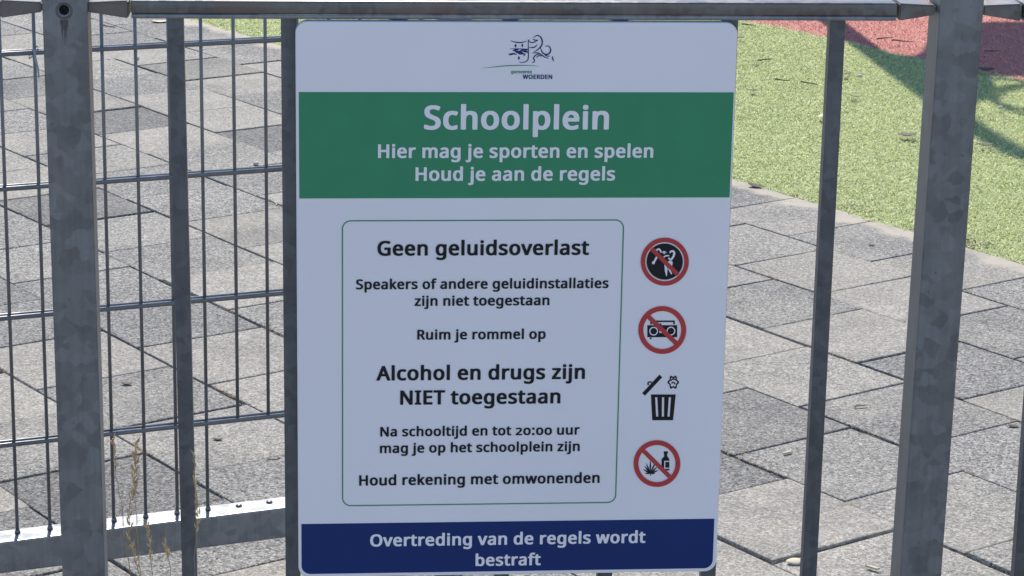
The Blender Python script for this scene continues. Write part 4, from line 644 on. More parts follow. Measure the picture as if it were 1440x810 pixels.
 'crest': [('navy', [['-774 28089 -725 28069 -677 28050 -630 28030 -582 28011 -532 27992 -481 27974 -427 27957 -371 27941 -313 27927 -251 27912 -188 27899 -122 27886 -56 27876 12 27868 79 27863 146 27861 214 27864 283 27871 353 27880 422 27893 488 27907 551 27922 608 27937 659 27951 704 27966 742 27981 775 27996 804 28012 831 28028 856 28043 881 28058 909 28073 890 28117 858 28106 829 28095 802 28083 775 28072 747 28062 716 28052 680 28043 638 28035 587 28026 530 28017 468 28008 403 27999 337 27991 270 27985 206 27981 144 27980 83 27981 21 27986 -43 27992 -106 28000 -170 28010 -232 28020 -293 28030 -351 28039 -406 28049 -459 28060 -509 28072 -559 28085 -609 28097 -659 28110 -709 28123 -760 28134'], ['-803 27257 -697 27256 -591 27256 -485 27256 -380 27256 -274 27257 -166 27257 -57 27257 55 27256 170 27254 287 27252 407 27250 528 27247 650 27245 772 27243 894 27241 1015 27241 1016 27281 895 27288 773 27295 651 27301 529 27308 408 27313 288 27317 170 27320 55 27322 -58 27322 -168 27321 -276 27318 -382 27315 -487 27311 -593 27306 -698 27302 -804 27297'], ['-504 27039 -465 27042 -428 27047 -392 27053 -358 27059 -324 27066 -291 27073 -258 27080 -225 27087 -189 27093 -150 27101 -109 27109 -66 27119 -22 27131 23 27145 68 27162 111 27181 102 27255 56 27264 10 27273 -37 27279 -84 27283 -131 27284 -178 27281 -224 27276 -268 27266 -310 27253 -349 27237 -384 27218 -417 27198 -447 27177 -475 27155 -503 27132 -532 27108'], ['-299 26943 -252 26916 -205 26891 -157 26866 -108 26844 -57 26825 -3 26809 52 26798 109 26793 166 26793 221 26799 275 26810 326 26824 376 26841 425 26861 472 26882 520 26904 512 26963 459 26973 405 26980 353 26984 302 26986 253 26987 205 26988 160 26989 115 26991 71 26994 25 26997 -23 27001 -73 27005 -125 27007 -179 27008 -233 27007 -288 27002'], ['269 27074 323 27075 376 27078 429 27082 480 27088 531 27095 580 27101 627 27108 673 27113 718 27118 763 27122 809 27126 856 27130 903 27134 951 27140 999 27147 1047 27157 1047 27243 999 27253 952 27262 905 27271 857 27279 807 27284 757 27287 705 27288 653 27284 600 27277 547 27267 496 27253 445 27237 395 27219 346 27200 298 27179 250 27158'], ['-940 26646 -900 26638 -861 26631 -823 26626 -784 26622 -745 26621 -705 26621 -664 26624 -622 26630 -579 26639 -536 26651 -493 26666 -449 26683 -407 26704 -365 26727 -324 26753 -284 26780 -298 26838 -347 26845 -395 26849 -444 26851 -491 26849 -537 26846 -581 26840 -624 26833 -664 26824 -702 26814 -739 26803 -775 26790 -811 26777 -846 26762 -881 26745 -916 26726 -951 26705'], ['68 26719 116 26708 164 26700 211 26695 257 26692 301 26691 342 26691 381 26691 416 26691 450 26691 484 26691 519 26690 555 26690 594 26690 634 26691 675 26694 716 26701 728 26759 694 26782 660 26804 626 26824 590 26843 551 26860 510 26874 466 26884 419 26890 370 26889 322 26884 276 26874 230 26860 186 26843 143 26824 101 26802 60 26779'], ['572 26942 603 26934 633 26929 663 26925 690 26922 714 26919 737 26917 757 26914 776 26911 796 26907 820 26902 847 26897 876 26892 909 26888 943 26885 979 26883 1015 26885 1048 26985 1023 27008 997 27030 969 27051 940 27070 908 27088 874 27102 838 27114 799 27120 761 27122 724 27118 691 27111 660 27101 633 27089 607 27076 583 27062 558 27047'], ['-350 27048 -301 27032 -254 27015 -207 26999 -158 26984 -108 26970 -55 26959 1 26952 61 26948 123 26950 186 26956 250 26966 315 26979 379 26995 443 27013 506 27031 568 27050 560 27103 494 27104 428 27103 362 27100 296 27096 232 27091 171 27086 113 27082 58 27080 7 27080 -43 27082 -92 27085 -140 27089 -189 27094 -239 27097 -290 27100 -342 27100'], ['-590 26704 -557 26698 -524 26695 -492 26694 -460 26693 -429 26692 -400 26691 -372 26690 -344 26689 -316 26686 -288 26682 -258 26678 -226 26674 -194 26670 -160 26666 -126 26664 -92 26664 -81 26711 -110 26727 -140 26743 -170 26758 -201 26772 -233 26785 -266 26795 -301 26803 -337 26808 -372 26808 -407 26806 -441 26801 -473 26793 -505 26784 -535 26773 -565 26762 -595 26751'], ['589 26508 610 26519 629 26530 649 26542 668 26555 687 26569 705 26584 723 26600 739 26618 753 26638 765 26658 776 26678 784 26698 792 26718 799 26738 805 26759 811 26779 772 26804 756 26788 742 26772 728 26755 715 26739 703 26723 691 26708 679 26693 667 26678 655 26664 642 26649 628 26633 614 26617 599 26599 585 26581 571 26562 558 26543'], ['1017 28248 1017 28126 1018 28005 1019 27883 1020 27761 1021 27640 1023 27519 1025 27399 1026 27281 1029 27159 1033 27033 1038 26906 1042 26781 1046 26662 1047 26551 1046 26452 1041 26369 1034 26301 1025 26248 1015 26206 1003 26174 989 26148 972 26124 950 26099 924 26072 895 26046 861 26022 823 26000 781 25980 737 25962 691 25947 644 25934 598 25924 552 25918 504 25915 453 25916 400 25919 346 25923 291 25928 236 25932 182 25934 178 25870 231 25865 285 25859 340 25851 395 25844 450 25839 505 25835 559 25836 613 25841 664 25850 716 25862 767 25877 817 25895 866 25917 911 25941 953 25969 990 26000 1021 26031 1048 26060 1072 26093 1093 26130 1110 26174 1124 26224 1135 26285 1144 26358 1150 26447 1152 26549 1151 26662 1147 26783 1142 26909 1136 27036 1130 27161 1126 27282 1121 27400 1117 27520 1111 27641 1105 27762 1099 27884 1093 28006 1086 28127 1080 28248'], ['1075 28217 1086 28185 1095 28152 1104 28117 1114 28080 1126 28044 1144 28008 1168 27974 1200 27946 1236 27925 1275 27908 1318 27894 1364 27885 1412 27879 1463 27879 1516 27883 1571 27893 1629 27909 1689 27933 1749 27962 1811 27994 1873 28029 1934 28066 1993 28101 2052 28135 2029 28183 1965 28160 1899 28133 1834 28105 1770 28077 1708 28051 1649 28027 1595 28008 1547 27996 1501 27988 1457 27984 1415 27984 1376 27986 1339 27992 1305 28000 1275 28010 1249 28022 1230 28036 1214 28054 1198 28077 1184 28106 1170 28138 1156 28172 1140 28207 1123 28238'], ['1490 28276 1521 28253 1553 28229 1585 28206 1618 28182 1653 28161 1690 28142 1728 28127 1768 28117 1809 28113 1847 28114 1884 28120 1918 28129 1951 28140 1982 28152 2013 28163 2044 28174 2035 28226 2001 28226 1966 28225 1932 28222 1900 28219 1869 28216 1840 28215 1813 28217 1786 28220 1758 28228 1728 28238 1696 28251 1662 28266 1626 28282 1589 28297 1551 28312 1513 28324'], ['1596 28418 1642 28445 1689 28476 1735 28507 1780 28537 1823 28564 1864 28586 1902 28600 1937 28606 1974 28606 2012 28600 2052 28590 2092 28575 2130 28556 2167 28534 2201 28508 2231 28480 2258 28447 2286 28407 2312 28361 2337 28312 2359 28259 2378 28207 2394 28155 2405 28106 2413 28058 2418 28009 2420 27960 2418 27911 2413 27861 2405 27813 2393 27765 2378 27719 2359 27673 2335 27627 2308 27580 2276 27534 2241 27487 2202 27440 2161 27393 2118 27347 2071 27302 2019 27257 1963 27212 1904 27166 1843 27120 1782 27074 1721 27027 1662 26980 1696 26932 1759 26972 1825 27010 1891 27049 1957 27089 2022 27130 2084 27172 2144 27215 2198 27261 2248 27307 2295 27354 2340 27402 2382 27452 2420 27503 2454 27555 2484 27609 2509 27665 2529 27722 2545 27780 2556 27839 2562 27898 2564 27958 2562 28017 2556 28075 2546 28133 2532 28191 2512 28251 2489 28311 2462 28371 2431 28427 2397 28481 2360 28529 2321 28571 2278 28607 2232 28638 2183 28664 2132 28685 2080 28700 2027 28709 1974 28712 1922 28708 1870 28694 1821 28670 1774 28640 1730 28605 1688 28569 1646 28533 1605 28498 1564 28467'], ['1165 27390 1229 27382 1295 27372 1361 27363 1429 27356 1496 27352 1563 27354 1628 27362 1690 27379 1747 27406 1796 27441 1839 27480 1876 27523 1909 27566 1941 27610 1972 27652 2004 27693 1972 27729 1927 27697 1885 27663 1845 27627 1806 27592 1767 27560 1729 27532 1690 27509 1649 27491 1603 27479 1550 27470 1492 27465 1429 27461 1363 27458 1296 27454 1229 27448 1164 27438'], ['2310 27398 2323 27341 2334 27282 2344 27222 2355 27160 2368 27099 2386 27039 2412 26980 2445 26924 2487 26873 2535 26824 2589 26777 2647 26734 2707 26695 2768 26663 2830 26639 2891 26624 2952 26620 3012 26627 3070 26643 3125 26666 3177 26694 3224 26726 3267 26761 3304 26798 3337 26840 3366 26887 3390 26938 3409 26991 3423 27046 3431 27102 3434 27157 3430 27212 3419 27266 3400 27321 3376 27375 3346 27428 3313 27478 3276 27524 3235 27563 3191 27594 3142 27615 3091 27623 3040 27623 2989 27618 2940 27610 2891 27601 2845 27594 2799 27589 2802 27531 2850 27529 2900 27530 2949 27533 2997 27535 3041 27535 3081 27530 3113 27521 3139 27507 3165 27485 3192 27453 3219 27414 3243 27371 3264 27325 3281 27279 3293 27236 3299 27198 3300 27161 3296 27121 3288 27079 3275 27037 3259 26996 3240 26958 3219 26925 3197 26897 3170 26870 3137 26844 3100 26819 3061 26797 3021 26780 2981 26768 2943 26763 2908 26763 2868 26772 2821 26789 2769 26813 2716 26843 2663 26877 2613 26915 2569 26953 2532 26992 2503 27031 2479 27076 2458 27126 2440 27181 2423 27239 2405 27298 2387 27357 2366 27414'], ['1460 26830 1527 26828 1595 26828 1663 26829 1731 26831 1796 26831 1860 26829 1919 26823 1976 26813 2029 26798 2081 26780 2133 26757 2184 26732 2234 26705 2284 26677 2335 26648 2385 26621 2432 26593 2477 26564 2522 26534 2567 26502 2613 26470 2660 26439 2710 26410 2761 26384 2814 26362 2867 26342 2920 26325 2973 26309 3026 26295 3079 26281 3131 26268 3184 26253 3199 26298 3149 26320 3098 26342 3047 26362 2996 26382 2947 26403 2898 26425 2850 26447 2805 26472 2761 26499 2718 26528 2675 26560 2632 26593 2587 26627 2541 26661 2492 26694 2442 26724 2391 26752 2340 26781 2288 26809 2233 26837 2177 26863 2118 26885 2057 26904 1993 26917 1927 26924 1860 26925 1792 26921 1724 26914 1656 26905 1589 26895 1522 26885 1457 26878'], ['1481 25844 1507 25846 1533 25846 1562 25845 1591 25845 1621 25847 1652 25852 1682 25864 1710 25884 1732 25911 1748 25941 1760 25974 1770 26009 1776 26044 1780 26080 1781 26114 1778 26150 1765 26189 1743 26222 1720 26246 1700 26266 1685 26282 1677 26293 1676 26298 1677 26309 1687 26334 1705 26371 1730 26413 1759 26457 1792 26500 1827 26541 1862 26577 1897 26605 1932 26627 1973 26645 2018 26659 2067 26672 2119 26684 2172 26696 2225 26709 2277 26724 2263 26783 2211 26775 2159 26770 2105 26766 2050 26760 1995 26752 1941 26740 1888 26722 1837 26696 1790 26662 1745 26621 1703 26576 1664 26528 1630 26478 1601 26430 1579 26384 1563 26338 1559 26290 1573 26244 1596 26210 1620 26185 1642 26165 1659 26149 1668 26139 1672 26129 1674 26111 1675 26085 1674 26057 1672 26029 1667 26002 1661 25978 1654 25959 1646 25946 1639 25938 1626 25931 1607 25926 1583 25921 1556 25917 1528 25914 1499 25910 1472 25903'], ['1928 26350 1961 26372 1993 26399 2023 26426 2052 26452 2079 26476 2106 26495 2131 26509 2157 26519 2186 26523 2220 26525 2260 26523 2304 26519 2350 26514 2399 26510 2447 26507 2494 26508 2500 26550 2456 26565 2412 26581 2366 26597 2319 26611 2271 26622 2223 26629 2175 26629 2127 26621 2083 26602 2046 26576 2014 26546 1987 26513 1963 26479 1941 26445 1920 26412 1898 26380'], ['2741 26635 2777 26613 2813 26590 2850 26567 2887 26546 2926 26526 2966 26509 3006 26495 3047 26485 3087 26480 3125 26480 3162 26484 3197 26490 3231 26497 3264 26506 3296 26515 3329 26523 3326 26560 3291 26563 3256 26565 3222 26565 3189 26565 3156 26566 3125 26567 3093 26571 3062 26576 3029 26584 2994 26595 2958 26607 2919 26621 2879 26635 2838 26648 2796 26660 2755 26670'], ['3525 26518 3521 26482 3517 26446 3514 26410 3514 26373 3515 26337 3518 26300 3525 26263 3535 26227 3547 26193 3563 26162 3580 26132 3598 26105 3618 26080 3638 26056 3659 26033 3680 26010 3727 26032 3721 26064 3713 26096 3704 26126 3695 26155 3686 26183 3677 26210 3668 26237 3660 26264 3653 26292 3645 26322 3637 26354 3627 26387 3617 26422 3606 26456 3592 26491 3577 26525'], ['-237 27828 -122 27604 -230 27380 -345 27604'], ['449 27860 564 27636 457 27412 342 27636'], ['118 26555 233 26331 126 26106 11 26331']]), ('green', [['-3652 25264 -3487 25276 -3323 25290 -3159 25303 -2994 25317 -2830 25331 -2666 25345 -2501 25359 -2337 25373 -2173 25388 -2008 25403 -1844 25418 -1680 25434 -1516 25449 -1352 25463 -1188 25476 -1025 25487 -859 25496 -690 25504 -520 25511 -350 25517 -182 25523 -19 25527 138 25531 288 25534 429 25536 563 25537 691 25537 815 25537 937 25535 1057 25533 1177 25531 1299 25527 1422 25523 1543 25518 1664 25512 1784 25505 1904 25498 2023 25491 2143 25484 2264 25478 2265 25496 2145 25508 2025 25520 1906 25533 1786 25545 1666 25557 1546 25568 1424 25577 1301 25586 1179 25593 1058 25599 937 25605 816 25609 691 25613 562 25616 428 25617 286 25617 136 25617 -22 25615 -186 25612 -354 25608 -524 25603 -695 25596 -865 25588 -1032 25578 -1196 25566 -1361 25551 -1525 25535 -1689 25517 -1853 25499 -2017 25480 -2181 25461 -2345 25442 -2509 25423 -2672 25404 -2836 25384 -3000 25364 -3163 25344 -3327 25323 -3490 25303 -3654 25282']])],
}


sign = thing('rules_sign', 'white rules board of the school playground with green header and navy footer', 'sign', fence_pt(.0017, 0, .8235), F_YAW)

def rounded(x0, x1, z0, z1, r, n=10, rt=None):
    """rounded rectangle, rt: radius of the upper corners"""
    rt = r if rt is None else rt
    out = []
    for cx, cz, a0, rr in ((x1 - r, z0 + r, -90, r), (x1 - rt, z1 - rt, 0, rt), (x0 + rt, z1 - rt, 90, rt), (x0 + r, z0 + r, 180, r)):
        if rr < 1e-6: out.append((cx, cz)); continue
        for i in range(n + 1):
            a = RAD(a0 + 90 * i / n); out.append((cx + rr * cos(a), cz + rr * sin(a)))
    return out

def panel():
    bm = bmesh.new()
    o = rounded(-.2259, .2259, -.3007, .3003, .0125)
    rings = []
    for inset, y in ((.0012, 0.0), (.0003, .0004), (0.0, .0013), (0.0, .0120)):
        ring = []
        for i, (x, z) in enumerate(o):
            n_ = Vector((x, z)).normalized()
            kx = (abs(x) - inset) / abs(x); kz = (abs(z) - inset) / abs(z)
            ring.append(bm.verts.new((x * kx, y, z * kz)))
        rings.append(ring)
    n = len(o)
    for a, b_ in zip(rings, rings[1:]):
        for k in range(n): bm.faces.new((a[k], a[(k + 1) % n], b_[(k + 1) % n], b_[k]))
    bm.faces.new(rings[0]); bm.faces.new(rings[-1][::-1])
    return bm
link_bm('panel', panel(), M['white'], sign)

def flat(name, loops_list, y, mat, parent, step=0.0):
    """printed shapes as flat faces on the panel, y in metres in front of it"""
    verts, faces = [], []
    for i, loops in enumerate(loops_list):
        vs = [[Vector((x, z, 0)) for x, z in lp] for lp in loops]
        base = len(verts)
        verts += [(v.x, y - step * i, v.y) for lp in vs for v in lp]
        allv = [v for lp in vs for v in lp]
        for t in tessellate_polygon(vs):
            a, b_, c = t
            ar = (allv[b_].x - allv[a].x) * (allv[c].y - allv[a].y) - (allv[c].x - allv[a].x) * (allv[b_].y - allv[a].y)
            if abs(ar) < 1e-14: continue
            faces.append((base + a, base + b_, base + c) if ar > 0 else (base + a, base + c, base + b_))
    return link_mesh(name, verts, faces, mat, parent)

flat('header_band', [[rounded(-.2228, .2243, .1166, .2279, 0)]], -.00025, M['green'], sign)
flat('footer_band', [[rounded(-.2225, .2218, -.2967, -.2396, .0095, rt=0)]], -.00025, M['navy'], sign)
flat('text_frame', [[rounded(-.1793, .1144, -.2202, .0934, .0095), rounded(-.1780, .1131, -.2189, .0921, .0082)]], -.00025, M['green'], sign)

def nums(s, k):
    v = [float(q) * k for q in s.split()]
    return list(zip(v[::2], v[1::2]))

for text, x0, z0, em, mat in LINES:
    pen = 0.0; loops = []
    for ch in text:
        adv, groups = GLYPH[ch]
        for g in groups:
            loops.append([[((x0 + (pen + x) * em) / 1000, (z0 + z * em * 1.015) / 1000) for x, z in nums(c, .001)] for c in g])
        pen += adv / 1000
    flat('lettering', loops, -.0006, M[mat], sign)

for key in ('dance', 'radio', 'bin', 'drugs', 'crest'):
    first = None
    for li, (mat, groups) in enumerate(PRINT[key]):
        loops = [[nums(c, .00001) for c in g] for g in groups]
        nm = 'crest' if key == 'crest' and li == 0 else 'crest_line' if key == 'crest' else {'black': 'pictogram', 'white': 'pictogram_detail', 'red': 'prohibition_ring'}[mat]
        o = flat(nm, loops, -.0003 - .00022 * li, M[mat], first or sign, .000006)
        if first is None: first = o
# fixing brackets on the back, clamped to the bars
for z in (-.2, .2):
    link_bm('bracket', box_bm(-.215, .215, .0295, .0325, z - .012, z + .012, .0008), M['bar'], sign)

# ------------------------------------------------------------------ dry grass stalks
def stalk(label, pts, head, n_seed, seed_len=.007, spread=.0035, r=.00075):
    pts = [Vector(q) for q in pts]
    base = pts[0].copy()
    root = thing('dry_grass_stalk', label, 'dry grass', base, 0, 'dry grass stalks along the fence')
    fine = []
    for i in range(len(pts) - 1):
        for j in range(5):
            fine.append(pts[i].lerp(pts[i + 1], j / 5) - base)
    fine.append(pts[-1] - base)
    for i in range(1, len(fine) - 1): fine[i] = fine[i] + Vector((rng.gauss(0, .0007), rng.gauss(0, .0007), 0))
    bm = bmesh.new(); tube(bm, fine, [r * (1.15 - .7 * i / len(fine)) for i in range(len(fine))], 6)
    link_bm('stem', bm, M['straw'], root, True)
    bm = bmesh.new()
    L = len(fine) - 1
    for i in range(n_seed):
        u = 1 - head * (i / max(1, n_seed - 1)) if n_seed > 1 else 1
        q = u * L; i0 = min(L - 1, int(q)); c = fine[i0].lerp(fine[i0 + 1], q - i0)
        d = (fine[i0 + 1] - fine[i0]).normalized()
        out = Vector((rng.gauss(0, 1), rng.gauss(0, .6), 0)).normalized()
        ax = (d * rng.uniform(.7, 1.2) + out * rng.uniform(.15, .6)).normalized() * (1 if rng.random() > .2 else -1)
        c = c + out * rng.uniform(.0003, spread)
        sl = seed_len * rng.uniform(.6, 1.25); w = sl * rng.uniform(.13, .2)
        tube(bm, [c - ax * sl * .5, c - ax * sl * .2, c + ax * sl * .15, c + ax * sl * .5, c + ax * sl * .95], [w * .25, w * .95, w, w * .45, w * .06], 6)
    link_bm('seed_head', bm, M['husk'], root, True)
    return root
def gate_pt(x, y, z):
    return Vector((-.4861 + x * cos(G_YAW) - y * sin(G_YAW), 3.78 + x * sin(G_YAW) + y * cos(G_YAW), z))
stalk('dry stalk with a seed tip crossing the first mesh wire right of the left post', [gate_pt(-.124, -.1, 0), gate_pt(-.133, -.1, .12), gate_pt(-.141, -.1, .21), gate_pt(-.1485, -.1, .262), gate_pt(-.1502, -.1, .322)], .20, 16, .007, .003)
stalk('tallest bushy straw stalk between two mesh wires above the bottom rail', [gate_pt(-.113, -.1, 0), gate_pt(-.116, -.1, .10), gate_pt(-.1185, -.1, .19), gate_pt(-.121, -.1, .245), gate_pt(-.1172, -.1, .312)], .34, 42, .009, .0055)
stalk('bent dry stalk with husks crossing the front of the bottom rail', [gate_pt(-.110, -.1, 0), gate_pt(-.114, -.1, .08), gate_pt(-.124, -.1, .135), gate_pt(-.132, -.1, .17), gate_pt(-.1275, -.1, .225)], .62, 34, .008, .0045)
stalk('short dry stalk under the third mesh wire, in front of the rail', [gate_pt(-.095, -.1, 0), gate_pt(-.096, -.1, .07), gate_pt(-.0985, -.1, .13), gate_pt(-.1035, -.1, .182)], .36, 20, .008, .003)
stalk('shortest dry sprig, standing alone before the bottom rail', [gate_pt(-.066, -.1, 0), gate_pt(-.067, -.1, .07), gate_pt(-.0698, -.1, .113), gate_pt(-.0765, -.1, .148)], .25, 14, .008, .0028)
stalk('thin dry stalk rising along the right edge of the first thin bar', [fence_pt(-.334, -.012, 0), fence_pt(-.335, -.012, .3), fence_pt(-.3350, -.012, .52), fence_pt(-.3305, -.012, .60), fence_pt(-.3325, -.012, .668)], .30, 30, .0055, .0022, .0004)

# ------------------------------------------------------------------ unseen climbing frame, added and shaped to throw the shadows on the turf
def lift(x, y, z):
    """point at height z whose shadow falls on ground point x, y"""
    k = z / SUN.z
    return Vector((x + SUN.x * k, y + SUN.y * k, z))
AP = 10.6
def arch_pt(x, y):
    k = (AP - y) / SUN.y
    return Vector((x + SUN.x * k, AP, SUN.z * k))
frame = thing('shadow_frame', 'unseen timber and steel play frame added to cast the turf shadows', 'climbing frame', (1.06, AP, 0))
fb = Vector((1.06, AP, 0))
path = [arch_pt(x, y) for x, y in ((1.165, 9.5), (1.245, 8.75), (1.325, 8.0), (1.375, 7.55), (1.44, 7.22), (1.56, 7.04), (1.78, 6.97), (2.6, 6.95), (3.6, 6.97), (3.85, 7.05), (3.98, 7.25), (4.06, 7.6))]
path = [Vector((path[0].x, AP, -.05))] + path + [Vector((path[-1].x, AP, -.05))]
bm = bmesh.new(); tube(bm, [q - fb for q in path], .048, 14)
link_bm('arch', bm, M['steel_blue'], frame, True)
shadow_deck = [(1.235, 9.02), (1.27, 8.86), (1.32, 8.80), (1.37, 8.79), (1.41, 8.88), (1.445, 9.02), (1.50, 9.12), (1.58, 9.5), (2.6, 9.7), (3.2, 9.2), (3.1, 8.5), (1.74, 8.43), (1.66, 8.47), (1.61, 8.44), (1.57, 8.46), (1.55, 8.25), (1.50, 8.08), (1.44, 7.98), (1.385, 7.82), (1.335, 7.78), (1.29, 8.05), (1.255, 8.6)]  # outline drawn from the wanted shadow, then raised towards the sun
bm = bmesh.new()
lo = [bm.verts.new(lift(x, y, 1.90) - fb) for x, y in shadow_deck]; hi = [bm.verts.new(v.co + Vector((0, 0, .03))) for v in lo]
n = len(shadow_deck)
for k in range(n): bm.faces.new((lo[k], lo[(k + 1) % n], hi[(k + 1) % n], hi[k]))
bm.faces.new(lo); bm.faces.new(hi)
link_bm('shadow_deck', bm, M['wood'], frame)
for cx, cy, r in ((1.945, 7.93, .43), (1.80, 8.02, .30)):
    c = arch_pt(cx, cy)
    bm = torus_bm(r, .014)
    bmesh.ops.rotate(bm, verts=bm.verts, matrix=Matrix.Rotation(RAD(90), 3, 'X'))
    bmesh.ops.translate(bm, verts=bm.verts, vec=c - fb)
    link_bm('ring', bm, M['steel_blue'], frame, True)
    bm = bmesh.new(); tube(bm, [c + Vector((0, 0, r)) - fb, Vector((c.x, AP, 3.86)) - fb], .012, 8)
    link_bm('hanger', bm, M['rope'], frame)
bm = bmesh.new(); tube(bm, [arch_pt(x, y) - fb for x, y in ((1.40, 8.42), (1.53, 8.40), (1.64, 8.36), (1.70, 8.28), (1.76, 8.14), (1.85, 7.9))], .018, 8)
link_bm('bent_bar', bm, M['steel_blue'], frame, True)
for x in (2.2, 3.3):
    link_bm('deck_post', box_bm(x - .05 - fb.x, x + .05 - fb.x, .35, .45, -.05, 1.9), M['wood'], frame)


# ------------------------------------------------------------------ dead moss and straw caught in the joints
def joint_debris():
    verts, faces, tint = [], [], []
    spots = [(-4.5, -1), (0, 0), (1.5, 0), (.5, 2), (0, 1), (1.0, 1), (-2.1, -1), (1.2, -.9), (.95, -1), (-.5, -2), (-3.5, -1), (-1.0, -3), (-2.0, -3)]
    spots += [(rng.uniform(-12, 3), rng.randint(-4, 4)) for _ in range(46)]
    for a, b in spots:
        along = rng.random() < .6
        for k in range(rng.randint(10, 34)):
            da, db = rng.gauss(0, .10 if along else .02), rng.gauss(0, .014 if along else .09)
            x, y = tile_pt(a + da, b + db)
            ang = rng.uniform(0, 2 * pi); L = rng.uniform(.004, .012); w = rng.uniform(.0006, .0013)
            dx, dy = cos(ang) * L / 2, sin(ang) * L / 2; nx, ny = -sin(ang) * w / 2, cos(ang) * w / 2
            z0, z1 = rng.uniform(-.001, .003), rng.uniform(.0, .005)
            i = len(verts)
            verts += [(x - dx - nx, y - dy - ny, z0), (x + dx - nx, y + dy - ny, z1), (x + dx + nx, y + dy + ny, z1 + .0004), (x - dx + nx, y - dy + ny, z0 + .0004)]
            faces.append((i, i + 1, i + 2, i + 3))
    o = link_mesh('joint_debris', verts, faces, M['debris'])
    tag(o, 'dead moss and straw bits caught in the tile joints', 'debris', kind='stuff')
joint_debris()

# ------------------------------------------------------------------ litter
def leaf_bm(L, W, curl):
    bm = bmesh.new()
    n = 7; top, bot = [], []
    for i in range(n):
        u = i / (n - 1); w = W * max(.04, sin(pi * min(1, u * .92 + .04)) ** .8)
        z = curl * (2 * u - 1) ** 2 + .0012
        top.append([bm.verts.new(((u - .5) * L, s * w / 2, z + abs(s) * curl * .5)) for s in (-1, 0, 1)])
        bot.append([bm.verts.new(((u - .5) * L, s * w / 2, z + abs(s) * curl * .5 - .0006)) for s in (-1, 0, 1)])
    for i in range(n - 1):
        for s in (0, 1):
            bm.faces.new((top[i][s], top[i + 1][s], top[i + 1][s + 1], top[i][s + 1]))
            bm.faces.new((bot[i][s], bot[i][s + 1], bot[i + 1][s + 1], bot[i + 1][s]))
        for s in (0, 2):
            bm.faces.new((top[i][s], bot[i][s], bot[i + 1][s], top[i + 1][s]) if s == 0 else (top[i][s], top[i + 1][s], bot[i + 1][s], bot[i][s]))
    return bm
def twig_bm(L, r):
    bm = bmesh.new(); n = 6
    pts = [((i / (n - 1) - .5) * L, rng.gauss(0, L * .03), r + abs(rng.gauss(0, .0008))) for i in range(n)]
    tube(bm, pts, [r * (1.1 - .6 * i / (n - 1)) for i in range(n)], 6)
    return bm
def pebble_bm(L):
    bm = bmesh.new(); bmesh.ops.create_icosphere(bm, subdivisions=2, radius=L / 2)
    for v in bm.verts: v.co = Vector((v.co.x * 1.2, v.co.y * .9, v.co.z * .7 + L * .3)) * (1 + rng.uniform(-.1, .1))
    return bm
def chip_bm(L):
    bm = box_bm(-L / 2, L / 2, -L * .14, L * .14, .0005, .0035, .0006)
    for v in bm.verts: v.co.x += v.co.y * .6; v.co.z += abs(v.co.x) * .08
    return bm
def litter(kind, mat, label, x, y, L, rot=0.0, z=0.0, W=None):
    bm = {'leaf': lambda: leaf_bm(L, W or L * .72, L * .06), 'twig': lambda: twig_bm(L, (W or .0055) / 2), 'pebble': lambda: pebble_bm(L), 'wood_chip': lambda: chip_bm(L)}[kind]()
    o = link_bm(kind, bm, M[mat], None, kind in ('leaf', 'pebble'))
    o.location = (x, y, z); o.rotation_euler = (rng.gauss(0, .08), rng.gauss(0, .08), RAD(rot))
    tag(o, label, {'wood_chip': 'wood chip'}.get(kind, kind), {'leaf': 'fallen leaves', 'twig': 'loose twigs', 'pebble': 'loose pebbles', 'wood_chip': 'wood chips on the tiles'}[kind])
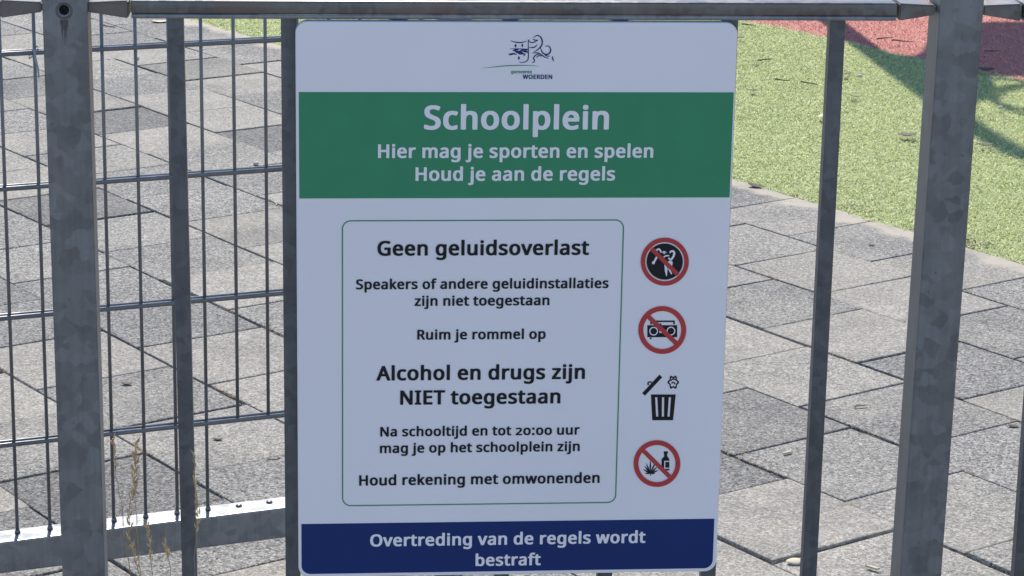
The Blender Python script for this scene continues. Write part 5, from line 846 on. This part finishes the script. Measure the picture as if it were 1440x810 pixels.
for args in (
    ('twig', 'twig', 'short dark twig at the far left end of the turf seen right of the sign', 0.841, 9.269, 0.05, 5, 0.012),
    ('leaf', 'dark_leaf', 'small dark leaf scrap on the turf close beside the upper right edge of the sign', 0.789, 9.009, 0.03, 10, 0.012),
    ('leaf', 'dark_leaf', 'dark round leaf scrap on the turf, left one of a close pair', 0.805, 8.551, 0.028, 0, 0.012),
    ('twig', 'twig', 'thin twig bit on the turf, right one of a close pair', 0.837, 8.567, 0.05, 0, 0.012),
    ('twig', 'twig', 'twig lying flat on the turf midway between the sign and the thin bar', 0.859, 8.2, 0.05, 8, 0.012),
    ('twig', 'twig', 'thickest twig on the turf just left of the thin bar', 0.94, 8.159, 0.055, -12, 0.012),
    ('leaf', 'dark_leaf', 'black leaf scrap on the turf beside the green header of the sign', 0.749, 8.034, 0.03, 30, 0.012),
    ('leaf', 'pale_leaf', 'pale crumpled leaf on the turf touching the left edge of the thin bar', 0.927, 7.636, 0.04, 50, 0.012),
    ('leaf', 'dark_leaf', 'brown leaf scrap on the turf just right of the thin bar, beside a pale pebble', 1.085, 8.345, 0.035, 20, 0.012),
    ('pebble', 'stone', 'pale pebble on the turf near the edge of the shadow', 1.12, 8.286, 0.016, 0, 0.012),
    ('leaf', 'dark_leaf', 'curled black leaf on the sunny turf below the pale pebble', 1.061, 7.958, 0.034, 0, 0.012),
    ('twig', 'twig', 'long thin twig on the sunlit red turf', 1.356, 8.978, 0.075, -8, 0.012),
    ('twig', 'twig', 'short pale twig on the red turf above the shadow edge', 1.303, 9.031, 0.06, 5, 0.012),
    ('leaf', 'dark_leaf', 'long dark leaf on the turf close left of the square post', 1.146, 7.386, 0.055, -6, 0.012),
    ('leaf', 'dark_leaf', 'dark leaf lying within the shadow band right of the square post', 1.351, 7.265, 0.045, 0, 0.012),
    ('pebble', 'stone', 'pale pebble on the turf inside the ring shaped shadow', 1.492, 7.804, 0.014, 0, 0.012),
    ('pebble', 'stone', 'pale pebble on the turf at the edge of the red strip right of the post', 1.539, 8.263, 0.014, 0, 0.012),
    ('leaf', 'dark_leaf', 'crumpled dark leaf on the shaded red turf right of the square post', 1.56, 8.466, 0.06, 0, 0.012),
    ('twig', 'twig', 'twig on the shaded red turf at the upper right', 1.644, 8.808, 0.06, 0, 0.012),
    ('leaf', 'dark_leaf', 'dark rolled leaf where the turf meets the tiles beside the sign', 0.648, 6.737, 0.045, -15, 0.001),
    ('leaf', 'dark_leaf', 'tiny black leaf scrap on the dark tile next to the sandy edge', 0.878, 6.118, 0.016, 0, 0.001),
    ('wood_chip', 'pale_leaf', 'pale wood chip on a tile between the sign and the thin bar', 0.516, 4.54, 0.02, 35, 0.001),
    ('wood_chip', 'pale_leaf', 'pale wood chip at the bottom of the view between thin bar and square post', 0.6, 3.966, 0.022, -40, 0.001),
    ('leaf', 'pale_leaf', 'pale flat leaf lying at the bottom left of the thin bar', 0.475, 3.989, 0.03, 5, 0.001),
    ('leaf', 'dark_leaf', 'dark leaf on a tile at the right edge of the view', 0.969, 4.723, 0.02, -5, 0.001),
    ('twig', 'pale_leaf', 'thin pale straw on a tile above the others, right of the thin bar', 0.689, 4.827, 0.028, 20, 0.001),
    ('leaf', 'dark_leaf', 'thin dark leaf on a tile between the left post and the first thin bar', -0.763, 4.897, 0.022, -8, 0.001),
    ('leaf', 'dark_leaf', 'dark curled leaf on the sandy tile left of the sign, above the mesh rail', -0.429, 4.459, 0.024, 20, 0.001),
    ('leaf', 'dark_leaf', 'small dark leaf on the tile below the lowest mesh wire', -0.544, 4.565, 0.018, -10, 0.001),
    ('pebble', 'stone', 'pale pebble on a tile beside the second mesh wire', -1.257, 8.44, 0.017, 0, 0.001),
    ('twig', 'twig', 'dark twig on a tile at the upper left, behind the first mesh wires', -1.449, 9.068, 0.055, -8, 0.001),
    ('leaf', 'pale_leaf', 'pale leaf on the dark tile near the rail, left of the first thin bar', -1.281, 9.192, 0.06, 15, 0.001),
    ('twig', 'pale_leaf', 'pale stick lying in a joint just left of the sign', -0.613, 6.44, 0.045, -52, 0.001),
    ('pebble', 'stone', 'pale pebble on a tile above the second mesh wire near the sign', -0.706, 6.891, 0.014, 0, 0.001),
):
    litter(*args)
